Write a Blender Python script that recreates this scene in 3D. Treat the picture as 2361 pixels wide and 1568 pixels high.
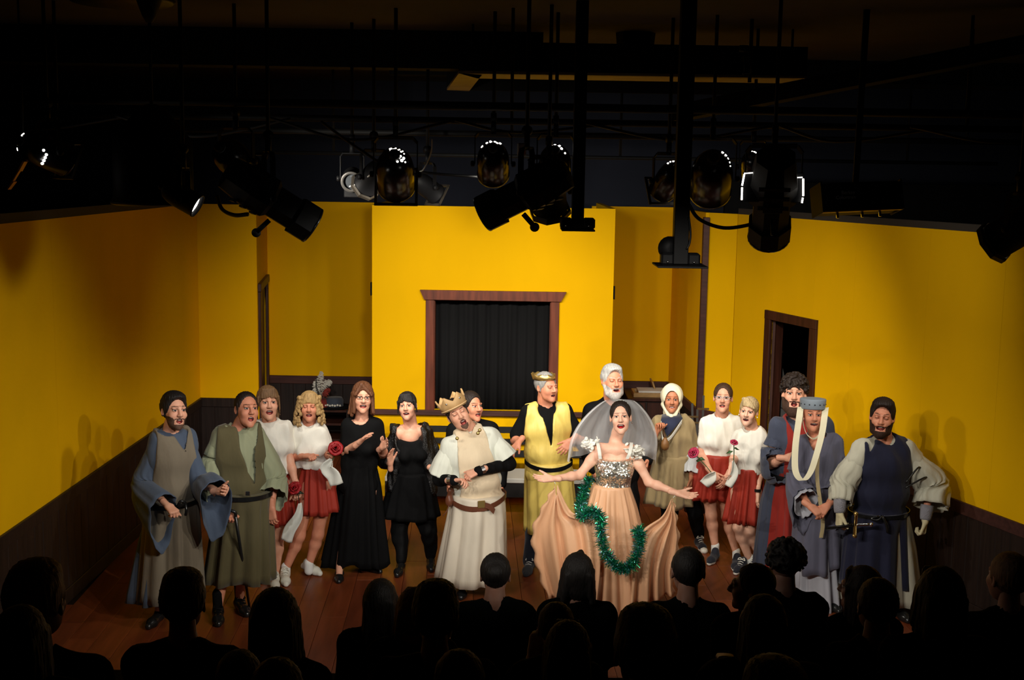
import bpy, math, random
import numpy as np
from mathutils import Vector, Matrix, Quaternion

SC = bpy.context.scene
COL = SC.collection
for o in list(bpy.data.objects):
    bpy.data.objects.remove(o)
R = math.radians

# ------------------------------------------------------------------ camera
CAM_Z, FPX, PITCH, ROLL = 3.5, 2800.0, R(8.0), 0.016
cam_d = bpy.data.cameras.new('camera'); cam = bpy.data.objects.new('camera', cam_d); COL.objects.link(cam)
fwd = np.array([0, math.cos(PITCH), -math.sin(PITCH)])
u0 = np.array([0, math.sin(PITCH), math.cos(PITCH)]); r0 = np.array([1.0, 0, 0])
c_r = r0*math.cos(ROLL) + u0*math.sin(ROLL)
c_u = u0*math.cos(ROLL) - r0*math.sin(ROLL)
cam.matrix_world = Matrix(((c_r[0], c_u[0], -fwd[0], 0), (c_r[1], c_u[1], -fwd[1], 0), (c_r[2], c_u[2], -fwd[2], CAM_Z), (0, 0, 0, 1)))
cam_d.sensor_fit = 'HORIZONTAL'; cam_d.sensor_width = 36.0; cam_d.lens = 36.0*FPX/2361
cam_d.clip_start = 0.05; cam_d.clip_end = 100
SC.camera = cam

# ------------------------------------------------------------------ world, exposure
w = bpy.data.worlds.new('dark_hall'); SC.world = w; w.use_nodes = True
w.node_tree.nodes['Background'].inputs[0].default_value = (0.5, 0.55, 0.7, 1)
w.node_tree.nodes['Background'].inputs[1].default_value = 0.0008
SC.view_settings.view_transform = 'Standard'; SC.view_settings.look = 'None'
SC.view_settings.gamma = 1.0; SC.view_settings.use_curve_mapping = False
SC.view_settings.exposure = -0.08

# ------------------------------------------------------------------ stage lights
def spot(loc, aim, watts, cone, blend=0.5, col=(1, .93, .82), r=0.05):
    l = bpy.data.lights.new('stage_spot', 'SPOT'); l.energy = watts; l.color = col
    l.spot_size = R(cone); l.spot_blend = blend; l.shadow_soft_size = r
    o = bpy.data.objects.new('stage_spot', l); COL.objects.link(o)
    o.location = loc
    o.rotation_euler = (Vector(aim)-Vector(loc)).to_track_quat('-Z', 'Y').to_euler()
    return o
WARM = (1, .93, .82); COOL = (.96, .97, 1.0)
# front-of-house bar, lamps crossing onto the stage
for x, ax, wt, c in ((-3.6, 2.2, 760, WARM), (-2.4, .9, 500, WARM), (-1.0, -.9, 500, COOL), (1.0, .7, 500, WARM), (2.4, -1.0, 500, WARM), (3.6, -2.2, 740, WARM), (-1.6, 2.9, 420, WARM), (1.6, -2.9, 340, WARM)):
    dist = math.hypot(ax-x, 6.5)
    o = spot((x, 3.5, 4.2), (ax, 10.0, 4.2-dist*.45), wt*.68, 40, .55, c, .04); o.scale = (1, .58, 1)
# ------------------------------------------------------------------ pixel <-> place
def ray(px, py):
    return fwd + c_r*((px-1180.5)/FPX) - c_u*((py-784.0)/FPX)
def at(px, py, Y):
    d = ray(px, py); return np.array([0, 0, CAM_Z]) + d*(Y/d[1])
def floor_at(px, py, z=0.0):
    d = ray(px, py); return np.array([0, 0, CAM_Z]) + d*((z-CAM_Z)/d[2])
def V3(*a): return np.array(a, dtype=float)
def nrm(v): v = np.asarray(v, float); return v/(np.linalg.norm(v)+1e-12)
RNG = np.random.default_rng(7)
random.seed(7)

# ------------------------------------------------------------------ materials
MATS = {}
def mat(name, col, rough=0.6, metal=0.0, spec=0.4, noise=0.0, nscale=(8, 8, 8), bump=0.0, bscale=(60, 60, 60), sheen=0.0, alpha=1.0, trans=0.0, coat=0.0, col2=None, emit=None, estr=0.0, detail=4.0):
    if name in MATS: return MATS[name]
    m = bpy.data.materials.new(name); m.use_nodes = True; MATS[name] = m
    nt = m.node_tree; b = nt.nodes['Principled BSDF']
    b.inputs['Base Color'].default_value = (*col, 1); b.inputs['Roughness'].default_value = rough
    b.inputs['Metallic'].default_value = metal; b.inputs['Specular IOR Level'].default_value = spec
    b.inputs['Alpha'].default_value = alpha; b.inputs['Transmission Weight'].default_value = trans
    b.inputs['Sheen Weight'].default_value = sheen; b.inputs['Coat Weight'].default_value = coat
    if emit: b.inputs['Emission Color'].default_value = (*emit, 1); b.inputs['Emission Strength'].default_value = estr
    tc = None
    def coords(scale):
        tc = nt.nodes.new('ShaderNodeTexCoord'); mp = nt.nodes.new('ShaderNodeMapping')
        mp.inputs['Scale'].default_value = scale; nt.links.new(tc.outputs['Object'], mp.inputs['Vector']); return mp
    if noise > 0:
        mp = coords(nscale); n = nt.nodes.new('ShaderNodeTexNoise'); n.inputs['Scale'].default_value = 1.0; n.inputs['Detail'].default_value = detail
        nt.links.new(mp.outputs[0], n.inputs['Vector'])
        cr = nt.nodes.new('ShaderNodeValToRGB')
        a = col2 if col2 else tuple(c*(1-noise) for c in col)
        cr.color_ramp.elements[0].color = (*a, 1); cr.color_ramp.elements[0].position = 0.3
        cr.color_ramp.elements[1].color = (*col, 1); cr.color_ramp.elements[1].position = 0.7
        nt.links.new(n.outputs['Fac'], cr.inputs['Fac']); nt.links.new(cr.outputs['Color'], b.inputs['Base Color'])
    if bump > 0:
        mp = coords(bscale); n = nt.nodes.new('ShaderNodeTexNoise'); n.inputs['Scale'].default_value = 1.0; n.inputs['Detail'].default_value = 3
        nt.links.new(mp.outputs[0], n.inputs['Vector'])
        bp = nt.nodes.new('ShaderNodeBump'); bp.inputs['Strength'].default_value = bump; bp.inputs['Distance'].default_value = 0.01
        nt.links.new(n.outputs['Fac'], bp.inputs['Height']); nt.links.new(bp.outputs['Normal'], b.inputs['Normal'])
    return m
def srgb(r, g, b):
    f = lambda c: (c/255/12.92) if c/255 <= .04045 else ((c/255+.055)/1.055)**2.4
    return (f(r), f(g), f(b))

# ------------------------------------------------------------------ objects
def mesh_np(name, V, F, mats, M=None, smooth=True):
    """V (n,3); F (m,4) quads with -1 padding for tris, or list of polygons."""
    me = bpy.data.meshes.new(name)
    V = np.asarray(V, np.float32)
    if isinstance(F, np.ndarray) and F.ndim == 2:
        k = F.shape[1]; n = len(F)
        lv = F.astype(np.int32).ravel(); ls = np.arange(n, dtype=np.int32)*k; lt = np.full(n, k, np.int32)
    else:
        lt = np.array([len(f) for f in F], np.int32); ls = np.concatenate([[0], np.cumsum(lt)[:-1]]).astype(np.int32)
        lv = np.array([i for f in F for i in f], np.int32); n = len(F)
    me.vertices.add(len(V)); me.vertices.foreach_set('co', V.ravel())
    me.loops.add(len(lv)); me.loops.foreach_set('vertex_index', lv)
    me.polygons.add(n); me.polygons.foreach_set('loop_start', ls); me.polygons.foreach_set('loop_total', lt)
    me.polygons.foreach_set('use_smooth', np.full(n, smooth, bool))
    if not isinstance(mats, (list, tuple)): mats = [mats]
    for m in mats: me.materials.append(m)
    if M is not None: me.polygons.foreach_set('material_index', np.asarray(M, np.int32))
    me.update(calc_edges=True); me.validate()
    return me
def link(name, me, parent=None, loc=None):
    o = bpy.data.objects.new(name, me); COL.objects.link(o)
    if parent is not None: o.parent = parent
    if loc is not None: o.location = loc
    return o
def wloc(p):
    v = np.zeros(3)
    while p is not None: v = v+np.array(p.location); p = p.parent
    return v
def obj(name, geo, mats, parent=None, smooth=True, origin=None):
    V, F = geo[0], geo[1]; M = geo[2] if len(geo) > 2 else None
    V = np.asarray(V, float)
    if parent is not None:
        return link(name, mesh_np(name, V-wloc(parent), F, mats, M, smooth), parent)
    if origin is None:
        origin = V3((V[:, 0].min()+V[:, 0].max())/2, (V[:, 1].min()+V[:, 1].max())/2, V[:, 2].min())
    return link(name, mesh_np(name, V-origin, F, mats, M, smooth), None, origin)
def tag(o, label, cat, group=None):
    o['label'] = label; o['category'] = cat
    if group: o['group'] = group
    return o
def struct(o): o['kind'] = 'structure'; return o
def thing(name, label, cat, loc, group=None):
    o = bpy.data.objects.new(name, None); COL.objects.link(o); o.location = tuple(loc); o.empty_display_size = 0.1
    return tag(o, label, cat, group)

# ------------------------------------------------------------------ polygon geometry
def join(*gs):
    Vs, Fs, Ms, n = [], [], [], 0
    for g in gs:
        Vs.append(np.asarray(g[0], float)); Fs += [tuple(int(i)+n for i in f) for f in g[1]]
        Ms += list(g[2]) if len(g) > 2 and g[2] is not None else [0]*len(g[1]); n += len(g[0])
    return np.concatenate(Vs), Fs, Ms
def setm(g, m): return g[0], g[1], [m]*len(g[1])
def xf(g, Mx):
    Mx = np.array(Mx); V = np.asarray(g[0], float)
    return (V@Mx[:3, :3].T + Mx[:3, 3],)+tuple(g[1:])
def box(lo, hi, bev=0.0):
    lo = np.array(lo, float); hi = np.array(hi, float)
    if bev <= 0:
        V = [(lo[0] if i & 1 == 0 else hi[0], lo[1] if i & 2 == 0 else hi[1], lo[2] if i & 4 == 0 else hi[2]) for i in range(8)]
        F = [(0, 2, 3, 1), (4, 5, 7, 6), (0, 1, 5, 4), (2, 6, 7, 3), (0, 4, 6, 2), (1, 3, 7, 5)]
        return np.array(V), F
    b = bev; V = []; idx = {}
    for i in range(8):
        s = [1 if i & (1 << a) else 0 for a in range(3)]
        for a in range(3):
            p = [hi[j]-b if s[j] else lo[j]+b for j in range(3)]; p[a] = hi[a] if s[a] else lo[a]
            idx[(i, a)] = len(V); V.append(p)
    F = []
    for a in range(3):
        u, v = (a+1) % 3, (a+2) % 3
        for s in (0, 1):
            c = lambda su, sv: idx[((s << a) | (su << u) | (sv << v), a)]
            q = [c(0, 0), c(1, 0), c(1, 1), c(0, 1)]; F.append(tuple(q if s else q[::-1]))
    for a in range(3):
        u, v = (a+1) % 3, (a+2) % 3
        for su in (0, 1):
            for sv in (0, 1):
                i0 = (su << u) | (sv << v); i1 = i0 | (1 << a)
                q = [idx[(i0, u)], idx[(i1, u)], idx[(i1, v)], idx[(i0, v)]]
                F.append(tuple(q if su == sv else q[::-1]))
    for i in range(8):
        q = (idx[(i, 0)], idx[(i, 1)], idx[(i, 2)]); F.append(q if bin(i).count('1') % 2 else q[::-1])
    return np.array(V), F
def frame_mat(o, x, y, z):
    Mx = np.eye(4); Mx[:3, 0] = x; Mx[:3, 1] = y; Mx[:3, 2] = z; Mx[:3, 3] = o; return Mx
def basis(d, up=(0, 0, 1)):
    d = nrm(d); up = np.array(up, float)
    if abs(np.dot(d, nrm(up))) > .98: up = V3(0, 1, 0) if abs(d[1]) < .9 else V3(1, 0, 0)
    x = nrm(np.cross(up, d)); y = np.cross(d, x); return x, y, d
def loft(rings, closed=True, caps=(False, False)):
    """rings: list of (n,3) arrays"""
    n = len(rings[0]); V = np.concatenate(rings); F = []
    for r in range(len(rings)-1):
        for i in range(n if closed else n-1):
            j = (i+1) % n; F.append((r*n+i, r*n+j, (r+1)*n+j, (r+1)*n+i))
    if caps[0]: F.append(tuple(range(n))[::-1])
    if caps[1]: F.append(tuple(range((len(rings)-1)*n, len(rings)*n)))
    return V, F
def tube(pts, r, n=8, caps=True, up=(0, 0, 1)):
    pts = [np.array(p, float) for p in pts]; rs = r if isinstance(r, (list, tuple, np.ndarray)) else [r]*len(pts)
    rings = []; x = None
    for i, p in enumerate(pts):
        d = nrm(pts[min(i+1, len(pts)-1)]-pts[max(i-1, 0)])
        if x is None: x, y, _ = basis(d, up)
        else:
            x = nrm(x-d*np.dot(x, d)); y = np.cross(d, x)
        a = np.linspace(0, 2*math.pi, n, endpoint=False)
        rings.append(p+rs[i]*(np.cos(a)[:, None]*x+np.sin(a)[:, None]*y))
    return loft(rings, True, (caps, caps))
def lathe(prof, o=(0, 0, 0), d=(0, 0, 1), n=20, caps=(True, True)):
    """prof: list of (radius, height) along d"""
    x, y, z = basis(d); a = np.linspace(0, 2*math.pi, n, endpoint=False); o = np.array(o, float)
    rings = [o+z*h+max(r, 1e-4)*(np.cos(a)[:, None]*x+np.sin(a)[:, None]*y) for r, h in prof]
    return loft(rings, True, caps)
def obox(o, x, y, z, sx, sy, sz, bev=0.0):
    return xf(box((-sx/2, -sy/2, -sz/2), (sx/2, sy/2, sz/2), bev), frame_mat(o, x, y, z))
def bar(p, q, w, h=None, up=(0, 0, 1), bev=0.0):
    p = np.array(p, float); q = np.array(q, float); x, y, z = basis(q-p, up)
    return obox((p+q)/2, x, y, z, w, h or w, np.linalg.norm(q-p), bev)
def spline(pts, n=40):
    P = [np.array(p, float) for p in pts]; P = [2*P[0]-P[1]]+P+[2*P[-1]-P[-2]]; out = []
    segs = len(P)-3
    for k in range(n):
        t = k/(n-1)*segs; i = min(int(t), segs-1); t -= i
        a, b, c, d = P[i:i+4]
        out.append(.5*((2*b)+(c-a)*t+(2*a-5*b+4*c-d)*t*t+(3*b-a-3*c+d)*t**3))
    return out
def strip(pts, dirs, width, thick=0.004):
    """flat ribbon along pts, width along dirs"""
    rings = []
    for i, p in enumerate(pts):
        p = np.array(p, float); t = nrm(np.array(pts[min(i+1, len(pts)-1)])-np.array(pts[max(i-1, 0)]))
        s = nrm(dirs[i] if isinstance(dirs, list) else dirs); n = nrm(np.cross(t, s))
        wd = width[i] if isinstance(width, (list, np.ndarray)) else width
        rings.append(np.array([p-s*wd/2-n*thick/2, p+s*wd/2-n*thick/2, p+s*wd/2+n*thick/2, p-s*wd/2+n*thick/2]))
    return loft(rings, True, (True, True))

# ------------------------------------------------------------------ implicit surfaces (smooth unions, surface nets)
class Vol:
    def __init__(s, lo, hi, h):
        s.h = h; s.lo = np.array(lo, float); n = np.ceil((np.array(hi, float)-s.lo)/h).astype(int)+1
        s.n = n; s.ax = [(s.lo[i]+h*np.arange(n[i])).astype(np.float32) for i in range(3)]
        s.D = np.full(n, 9.0, np.float32); s.M = np.zeros(n, np.int8)
    def sl(s, lo, hi):
        a = np.clip(np.floor((np.array(lo)-s.lo)/s.h).astype(int), 0, s.n); b = np.clip(np.ceil((np.array(hi)-s.lo)/s.h).astype(int)+1, 0, s.n)
        q = tuple(slice(int(a[i]), int(b[i])) for i in range(3))
        return q, (s.ax[0][q[0]][:, None, None], s.ax[1][q[1]][None, :, None], s.ax[2][q[2]][None, None, :])
    def op(s, f, lo, hi, k, m, sub):
        pad = k+3*s.h; q, (x, y, z) = s.sl(np.array(lo)-pad, np.array(hi)+pad)
        a = s.D[q]
        if a.size == 0: return
        d = f(x, y, z)
        if sub:
            d = -d
            if m is not None: s.M[q] = np.where((d > a-s.h*.5), m, s.M[q])
            if k > 0: h = np.maximum(k-np.abs(a-d), 0)/k; s.D[q] = np.maximum(a, d)+h*h*k*.25
            else: s.D[q] = np.maximum(a, d)
        else:
            if m is not None: s.M[q] = np.where(d < a, m, s.M[q])
            if k > 0: h = np.maximum(k-np.abs(a-d), 0)/k; s.D[q] = np.minimum(a, d)-h*h*k*.25
            else: s.D[q] = np.minimum(a, d)
    def cap(s, a, b, ra, rb=None, k=0.02, m=None, sub=False):
        a = np.array(a, float); b = np.array(b, float); rb = ra if rb is None else rb
        ba = b-a; L = float(ba@ba)+1e-12; rr = max(ra, rb)
        def f(x, y, z):
            px, py, pz = x-np.float32(a[0]), y-np.float32(a[1]), z-np.float32(a[2])
            t = np.clip((px*np.float32(ba[0])+py*np.float32(ba[1])+pz*np.float32(ba[2]))/np.float32(L), 0, 1)
            return np.sqrt((px-t*np.float32(ba[0]))**2+(py-t*np.float32(ba[1]))**2+(pz-t*np.float32(ba[2]))**2)-(np.float32(ra)+t*np.float32(rb-ra))
        s.op(f, np.minimum(a, b)-rr, np.maximum(a, b)+rr, k, m, sub)
    def ell(s, c, r, k=0.02, m=None, sub=False, rot=None):
        c = np.array(c, float); r = np.array(r if hasattr(r, '__len__') else (r, r, r), float)
        Rm = np.eye(3) if rot is None else np.array(rot, float)
        R32 = Rm.astype(np.float32); ir = (1/r).astype(np.float32)
        def f(x, y, z):
            px, py, pz = x-np.float32(c[0]), y-np.float32(c[1]), z-np.float32(c[2])
            if rot is None: u, v, w_ = px, py, pz
            else:
                u = px*R32[0, 0]+py*R32[1, 0]+pz*R32[2, 0]; v = px*R32[0, 1]+py*R32[1, 1]+pz*R32[2, 1]; w_ = px*R32[0, 2]+py*R32[1, 2]+pz*R32[2, 2]
            u, v, w_ = u*ir[0], v*ir[1], w_*ir[2]
            k0 = np.sqrt(u*u+v*v+w_*w_)+1e-6; k1 = np.sqrt((u*ir[0])**2+(v*ir[1])**2+(w_*ir[2])**2)+1e-6
            return k0*(k0-1)/k1
        e = np.abs(Rm)@r
        s.op(f, c-e, c+e, k, m, sub)
    def paint(s, f, m, lo=None, hi=None):
        q, (x, y, z) = s.sl(s.lo if lo is None else lo, s.lo+s.h*s.n if hi is None else hi)
        s.M[q] = np.where(f(x, y, z), m, s.M[q])
    def disp(s, f):
        s.D += f(s.ax[0][:, None, None], s.ax[1][None, :, None], s.ax[2][None, None, :]).astype(np.float32)
    def mesh(s):
        D = s.D; S = D < 0
        cnt = np.zeros(np.array(D.shape)-1, np.int8)
        off = [(i & 1, (i >> 1) & 1, (i >> 2) & 1) for i in range(8)]
        e = lambda o: tuple(slice(o[a], D.shape[a]-1+o[a]) for a in range(3))
        for o in off: cnt += S[e(o)]
        act = (cnt > 0) & (cnt < 8); I = np.argwhere(act)
        idx = np.full(cnt.shape, -1, np.int32); idx[act] = np.arange(len(I), dtype=np.int32)
        c = [D[I[:, 0]+o[0], I[:, 1]+o[1], I[:, 2]+o[2]] for o in off]
        P = np.zeros((len(I), 3), np.float32); N = np.zeros(len(I), np.float32)
        for a in range(8):
            for ax in range(3):
                if off[a][ax] == 0:
                    b = a | (1 << ax); cr = (c[a] < 0) != (c[b] < 0)
                    t = np.where(cr, c[a]/np.where(cr, c[a]-c[b], 1), 0)
                    for q in range(3):
                        P[:, q] += cr*(off[a][q]+(t if q == ax else 0))
                    N += cr
        V = s.lo+s.h*(I+P/np.maximum(N, 1)[:, None])
        F, M = [], []
        for ax in range(3):
            u, v = (ax+1) % 3, (ax+2) % 3
            sa = [slice(1, -1)]*3; sb = [slice(1, -1)]*3; sa[ax] = slice(0, -1); sb[ax] = slice(1, None)
            A = S[tuple(sa)]; B = S[tuple(sb)]; E = np.argwhere(A != B)
            ins = A[A != B]; base = E.copy(); base[:, u] += 1; base[:, v] += 1
            def cell(du, dv):
                q = base.copy(); q[:, u] -= du; q[:, v] -= dv; return idx[q[:, 0], q[:, 1], q[:, 2]]
            Q = np.stack([cell(1, 1), cell(0, 1), cell(0, 0), cell(1, 0)], 1)
            Q[~ins] = Q[~ins][:, ::-1]
            nd = base.copy(); nd[~ins, ax] += 1
            F.append(Q); M.append(s.M[nd[:, 0], nd[:, 1], nd[:, 2]])
        return V, np.concatenate(F), np.concatenate(M)
def jq(*gs):
    """join quad-array geometries"""
    n = 0; Vs, Fs, Ms = [], [], []
    for V, F, M in gs:
        Vs.append(V); Fs.append(F+n); Ms.append(M); n += len(V)
    return np.concatenate(Vs), np.concatenate(Fs), np.concatenate(Ms)
def vnormals(V, F):
    n = np.cross(V[F[:, 2]]-V[F[:, 0]], V[F[:, 3]]-V[F[:, 1]]); N = np.zeros_like(V)
    for i in range(4): np.add.at(N, F[:, i], n)
    return N/(np.linalg.norm(N, axis=1)[:, None]+1e-12)
def folds(g, amp, freq, seed=0, vert=0.12, mask=None):
    """displace along normals with drapery-like waves (mostly vertical creases)"""
    V, F, M = g; N = vnormals(V, F); rg = np.random.default_rng(seed); d = np.zeros(len(V))
    for i in range(5):
        a = rg.uniform(0, 2*math.pi); f = freq*rg.uniform(.6, 1.5)*2*math.pi
        kx, ky = math.cos(a)*f, math.sin(a)*f; kz = rg.uniform(-1, 1)*f*vert*2
        ph = V[:, 0]*kx+V[:, 1]*ky+V[:, 2]*kz+rg.uniform(0, 6.3)+1.4*np.sin(V[:, 2]*rg.uniform(4, 9)+V[:, 0]*rg.uniform(2, 6)+rg.uniform(0, 6.3))
        d += 1-2*np.abs(np.sin(ph*.5))
    d *= amp/2.2
    if mask is not None: d *= mask(V)
    return V+N*d[:, None], F, M
# ================================================================== THE SETTING
YEL = mat('yellow_paint', (.84, .465, .001), .8, noise=.10, nscale=(1.2, 1.2, .5), bump=.06, bscale=(40, 40, 14), spec=.06)
WAIN = mat('dark_stained_board', (.022, .012, .009), .5, noise=.5, nscale=(30, 30, 2), bump=.15, bscale=(90, 90, 5), spec=.35)
RAIL = mat('dark_rail_wood', (.075, .028, .022), .5, noise=.45, nscale=(3, 30, 30), spec=.3)
FRAMEW = mat('red_brown_wood', (.19, .045, .02), .5, noise=.55, nscale=(22, 22, 2.5), bump=.1, bscale=(80, 80, 6), spec=.3)
DKWOOD = mat('dark_door_wood', (.062, .018, .010), .45, noise=.55, nscale=(24, 24, 2), spec=.35)
BLACK = mat('black_cloth', (.009, .009, .0095), .9, noise=.3, nscale=(6, 6, 1), bump=.25, bscale=(14, 14, 2), spec=.1)
DARKWALL = mat('dark_upper_wall', (.022, .025, .038), .85, noise=.3, nscale=(1, 1, 1), spec=.15)
CEIL = mat('dark_ceiling', (.09, .075, .055), .85, noise=.4, nscale=(.6, .6, .6), spec=.1)
BEAM = mat('beam_black', (.006, .006, .006), .8, spec=.1)
PLANK = [mat('floor_plank_%d' % i, c, .38, noise=.45, nscale=(14, 1.6, 5), bump=.05, bscale=(40, 6, 20), spec=.35) for i, c in
         enumerate([(.23, .052, .016), (.20, .044, .014), (.255, .062, .018), (.185, .042, .015)])]
WALL_H, RAIL_H = 3.07, .91

def wall(name, a, b, panels, boards, rails, parts_mat=None, thick=.05):
    """a, b: plan points (x,y), room side on the right-hand... normal faces the camera"""
    a = V3(*a, 0); b = V3(*b, 0); u = nrm(b-a); L = np.linalg.norm(b-a); n = nrm(np.cross(u, V3(0, 0, 1)))
    if np.dot(n, V3(0, 0, 0)-(a+b)/2) < 0: n = -n
    Mx = frame_mat(a, u, n, V3(0, 0, 1))
    core = obj(name, join(*[xf(box((x0, -thick, z0), (x1, -.006, z1)), Mx) for x0, x1, z0, z1 in panels]), YEL, smooth=False)
    struct(core)
    for x0, x1, z0, z1 in panels:
        gp_ = 0 if name == 'wall_center' else .0006; obj('panel', xf(box((x0+gp_, -.006, z0), (x1-gp_, .006, z1)), Mx), YEL, core, False)
    for x0, x1 in boards:
        k = max(1, round((x1-x0)/.155)); wdt = (x1-x0)/k
        for i in range(k):
            obj('board', xf(box((x0+i*wdt, .002, .12), (x0+(i+1)*wdt, .016+.003*random.random(), RAIL_H-.1), .004), Mx), WAIN, core, False)
        obj('skirting', xf(box((x0, .006, 0), (x1, .024, .12), .003), Mx), WAIN, core, False)
    for x0, x1 in rails:
        obj('rail', xf(box((x0, .004, RAIL_H-.1), (x1, .03, RAIL_H), .004), Mx), rail_mat(name), core, False)
    return core, Mx, L
def rail_mat(name): return WAIN if name in ('wall_left', 'wall_left_return') else RAIL
def spans(L, w, skip=()):
    k = max(1, round(L/w)); return [(i*L/k, (i+1)*L/k) for i in range(k)]
def XY(px, Y): p = at(px, 700, Y); return (p[0], Y)

# --- floor of planks
fl = struct(obj('floor', box((-7, -1.0, -.12), (7, 16.2, -.012)), WAIN, smooth=False))
pw, pl = .2, 1.22; pmeshes = []
for i in range(4): pmeshes.append(mesh_np('plank', *box((-pw/2+.0015, -pl/2+.0015, -.012), (pw/2-.0015, pl/2-.0015, 0), .0015), PLANK[i], None, False))
fa = R(2.2); np_ = 0
for i in range(-19, 20):
    for j in range(0, 8):
        y = 7.3+j*pl+((i*5) % 7)/7*pl; x = i*pw
        p = (x-(y-10)*math.sin(fa), y)
        if abs(p[0]) > 3.55 or p[1] > 15.6: continue
        o = link('plank', pmeshes[random.randrange(4)], fl, (p[0], p[1], -.0-wloc(fl)[2])); o.rotation_euler[2] = fa; np_ += 1
        o.location = (p[0]-fl.location[0], p[1]-fl.location[1], 0-fl.location[2])

# --- yellow flats
LW0, LW1 = (-3.60, 5.2), (-3.49, 13.4)
L = math.hypot(LW1[0]-LW0[0], LW1[1]-LW0[1])
sp = spans(L, 1.3)
wl_, MxL, _ = wall('wall_left', LW0, LW1, [(a, b, 0, WALL_H) for a, b in sp], [(0, L)], [(0, L)])
A1, B1 = LW1, (XY(592, 13.4)[0], 13.4); L = B1[0]-A1[0]
wall('wall_left_return', A1, B1, [(0, L, 0, WALL_H)], [(0, L)], [(0, L)])
C1 = (XY(617, 14.95)[0], 14.95)
u_ = V3(C1[0]-B1[0], C1[1]-B1[1], 0); L = np.linalg.norm(u_)
d0, d1, dh = .14, 1.28, 2.1
wc, MxD, _ = wall('wall_left_doorway', B1, C1, [(0, d0, 0, WALL_H), (d1, L, 0, WALL_H), (d0, d1, dh, WALL_H)], [], [])
dr = struct(obj('door_1', xf(box((d0+.08, -.055, .01), (d1-.08, -.015, dh-.06), .003), MxD), DKWOOD, smooth=False))
for g in (box((d0-.02, .004, 0), (d0+.085, .035, dh), .004), box((d1-.085, .004, 0), (d1+.02, .035, dh), .004), box((d0-.05, .004, dh), (d1+.05, .045, dh+.09), .004)):
    obj('jamb', xf(g, MxD), DKWOOD, dr, False)
PX0, PX1, PY = XY(858, 12.7)[0], XY(1413, 12.7)[0], 12.7
L = PX0+.15-C1[0]
wall('wall_alcove_left', C1, (PX0+.15, 14.95), [(a, b, 0, WALL_H) for a, b in spans(L, 1.22)], [(0, L)], [(0, L)])
# --- centre flat with the curtained window
L = PX1-PX0; wx0, wx1, wz0, wz1 = at(1000, 800, PY)[0]-PX0, at(1269, 800, PY)[0]-PX0, .955, 2.135
wcn, MxC, _ = wall('wall_center', (PX0, PY), (PX1, PY), [(0, wx0, 0, WALL_H+.04), (wx1, L, 0, WALL_H+.04), (wx0, wx1, wz1, WALL_H+.04), (wx0, wx1, 0, wz0)], [], [])
for s, x in ((-1, PX0), (1, PX1)):
    obj('panel', box((x-.006 if s < 0 else x-.05, PY+.05, 0), (x+.05 if s < 0 else x+.006, 14.95, WALL_H+.04)), YEL, wcn, False)
    obj('hinge', box((x+s*.006-(.016 if s < 0 else 0), PY+.02, 2.16), (x+s*.006+(.016 if s > 0 else 0), PY+.06, 2.30), .003), BEAM, wcn, False)
wn = struct(obj('window_1', xf(join(box((wx0-.085, .006, wz0-.01), (wx0+.004, .03, wz1), .003), box((wx1-.004, .006, wz0-.01), (wx1+.085, .03, wz1), .003)), MxC), FRAMEW, smooth=False))
hd = np.array([(wx0-.145, wz1+.10), (wx1+.155, wz1+.10), (wx1+.10, wz1), (wx0-.10, wz1)])
hv = np.array([(x, y, z) for y in (.006, .055) for x, z in hd])
obj('header', xf((hv, [(3, 2, 1, 0), (4, 5, 6, 7), (0, 1, 5, 4), (1, 2, 6, 5), (2, 3, 7, 6), (3, 0, 4, 7)]), MxC), FRAMEW, wn, False)
obj('sill', xf(box((-.02, .006, wz0-.055), (L+.0, .055, wz0), .006), MxC), RAIL, wn, False)
for q in (box((wx0-.001, -.16, wz0), (wx0+.012, .006, wz1)), box((wx1-.012, -.16, wz0), (wx1+.001, .006, wz1)), box((wx0, -.16, wz1-.012), (wx1, .006, wz1))):
    obj('reveal', xf(q, MxC), FRAMEW, wn, False)
cu = []
for i in range(121):
    x = wx0-.08+i*(wx1-wx0+.16)/120; y = -.14+.018*math.sin(i*.42+1.2*math.sin(i*.11))+.008*math.sin(i*1.1)
    cu.append([(x, y, wz0-.1), (x, y+.01, wz0+.4), (x, y, wz1+.1)])
cu = np.array(cu).transpose(1, 0, 2)
cc = obj('curtain', xf(loft([cu[0], cu[1], cu[2]], False), MxC), BLACK); tag(cc, 'black curtain hanging inside the centre window opening', 'curtain')
md = cc.modifiers.new('thick', 'SOLIDIFY'); md.thickness = .004
# --- right alcove, post, right wall
AR = (XY(1548, 14.95)[0], 14.95); L = AR[0]-PX1+.1
wall('wall_alcove_right', (PX1-.1, 14.95), AR, [(a, b, 0, WALL_H) for a, b in spans(L, 1.22)], [(0, L)], [(0, L)])
PR = (XY(1621, 13.2)[0], 13.2); L = math.hypot(PR[0]-AR[0], PR[1]-AR[1])
wall('wall_alcove_side', AR, PR, [(a, b, 0, WALL_H) for a, b in spans(L, 1.22)], [(0, L)], [(0, L)])
struct(obj('trim_1', box((PR[0]-.032, PR[1]-.05, 0), (PR[0]+.034, PR[1]+.03, WALL_H-.05), .004), RAIL, smooth=False))
RC = (XY(1695, 12.9)[0], 12.9); L = math.hypot(PR[0]-RC[0], PR[1]-RC[1])
wall('wall_right_return', (PR[0]+.03, PR[1]), RC, [(0, L-.03, 0, WALL_H)], [(0, L-.03)], [(0, L-.03)])
RE = (RC[0]+.377*7.4, RC[1]-7.4); ur = nrm(V3(RE[0]-RC[0], RE[1]-RC[1], 0)); L = math.hypot(RE[0]-RC[0], RE[1]-RC[1])
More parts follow.
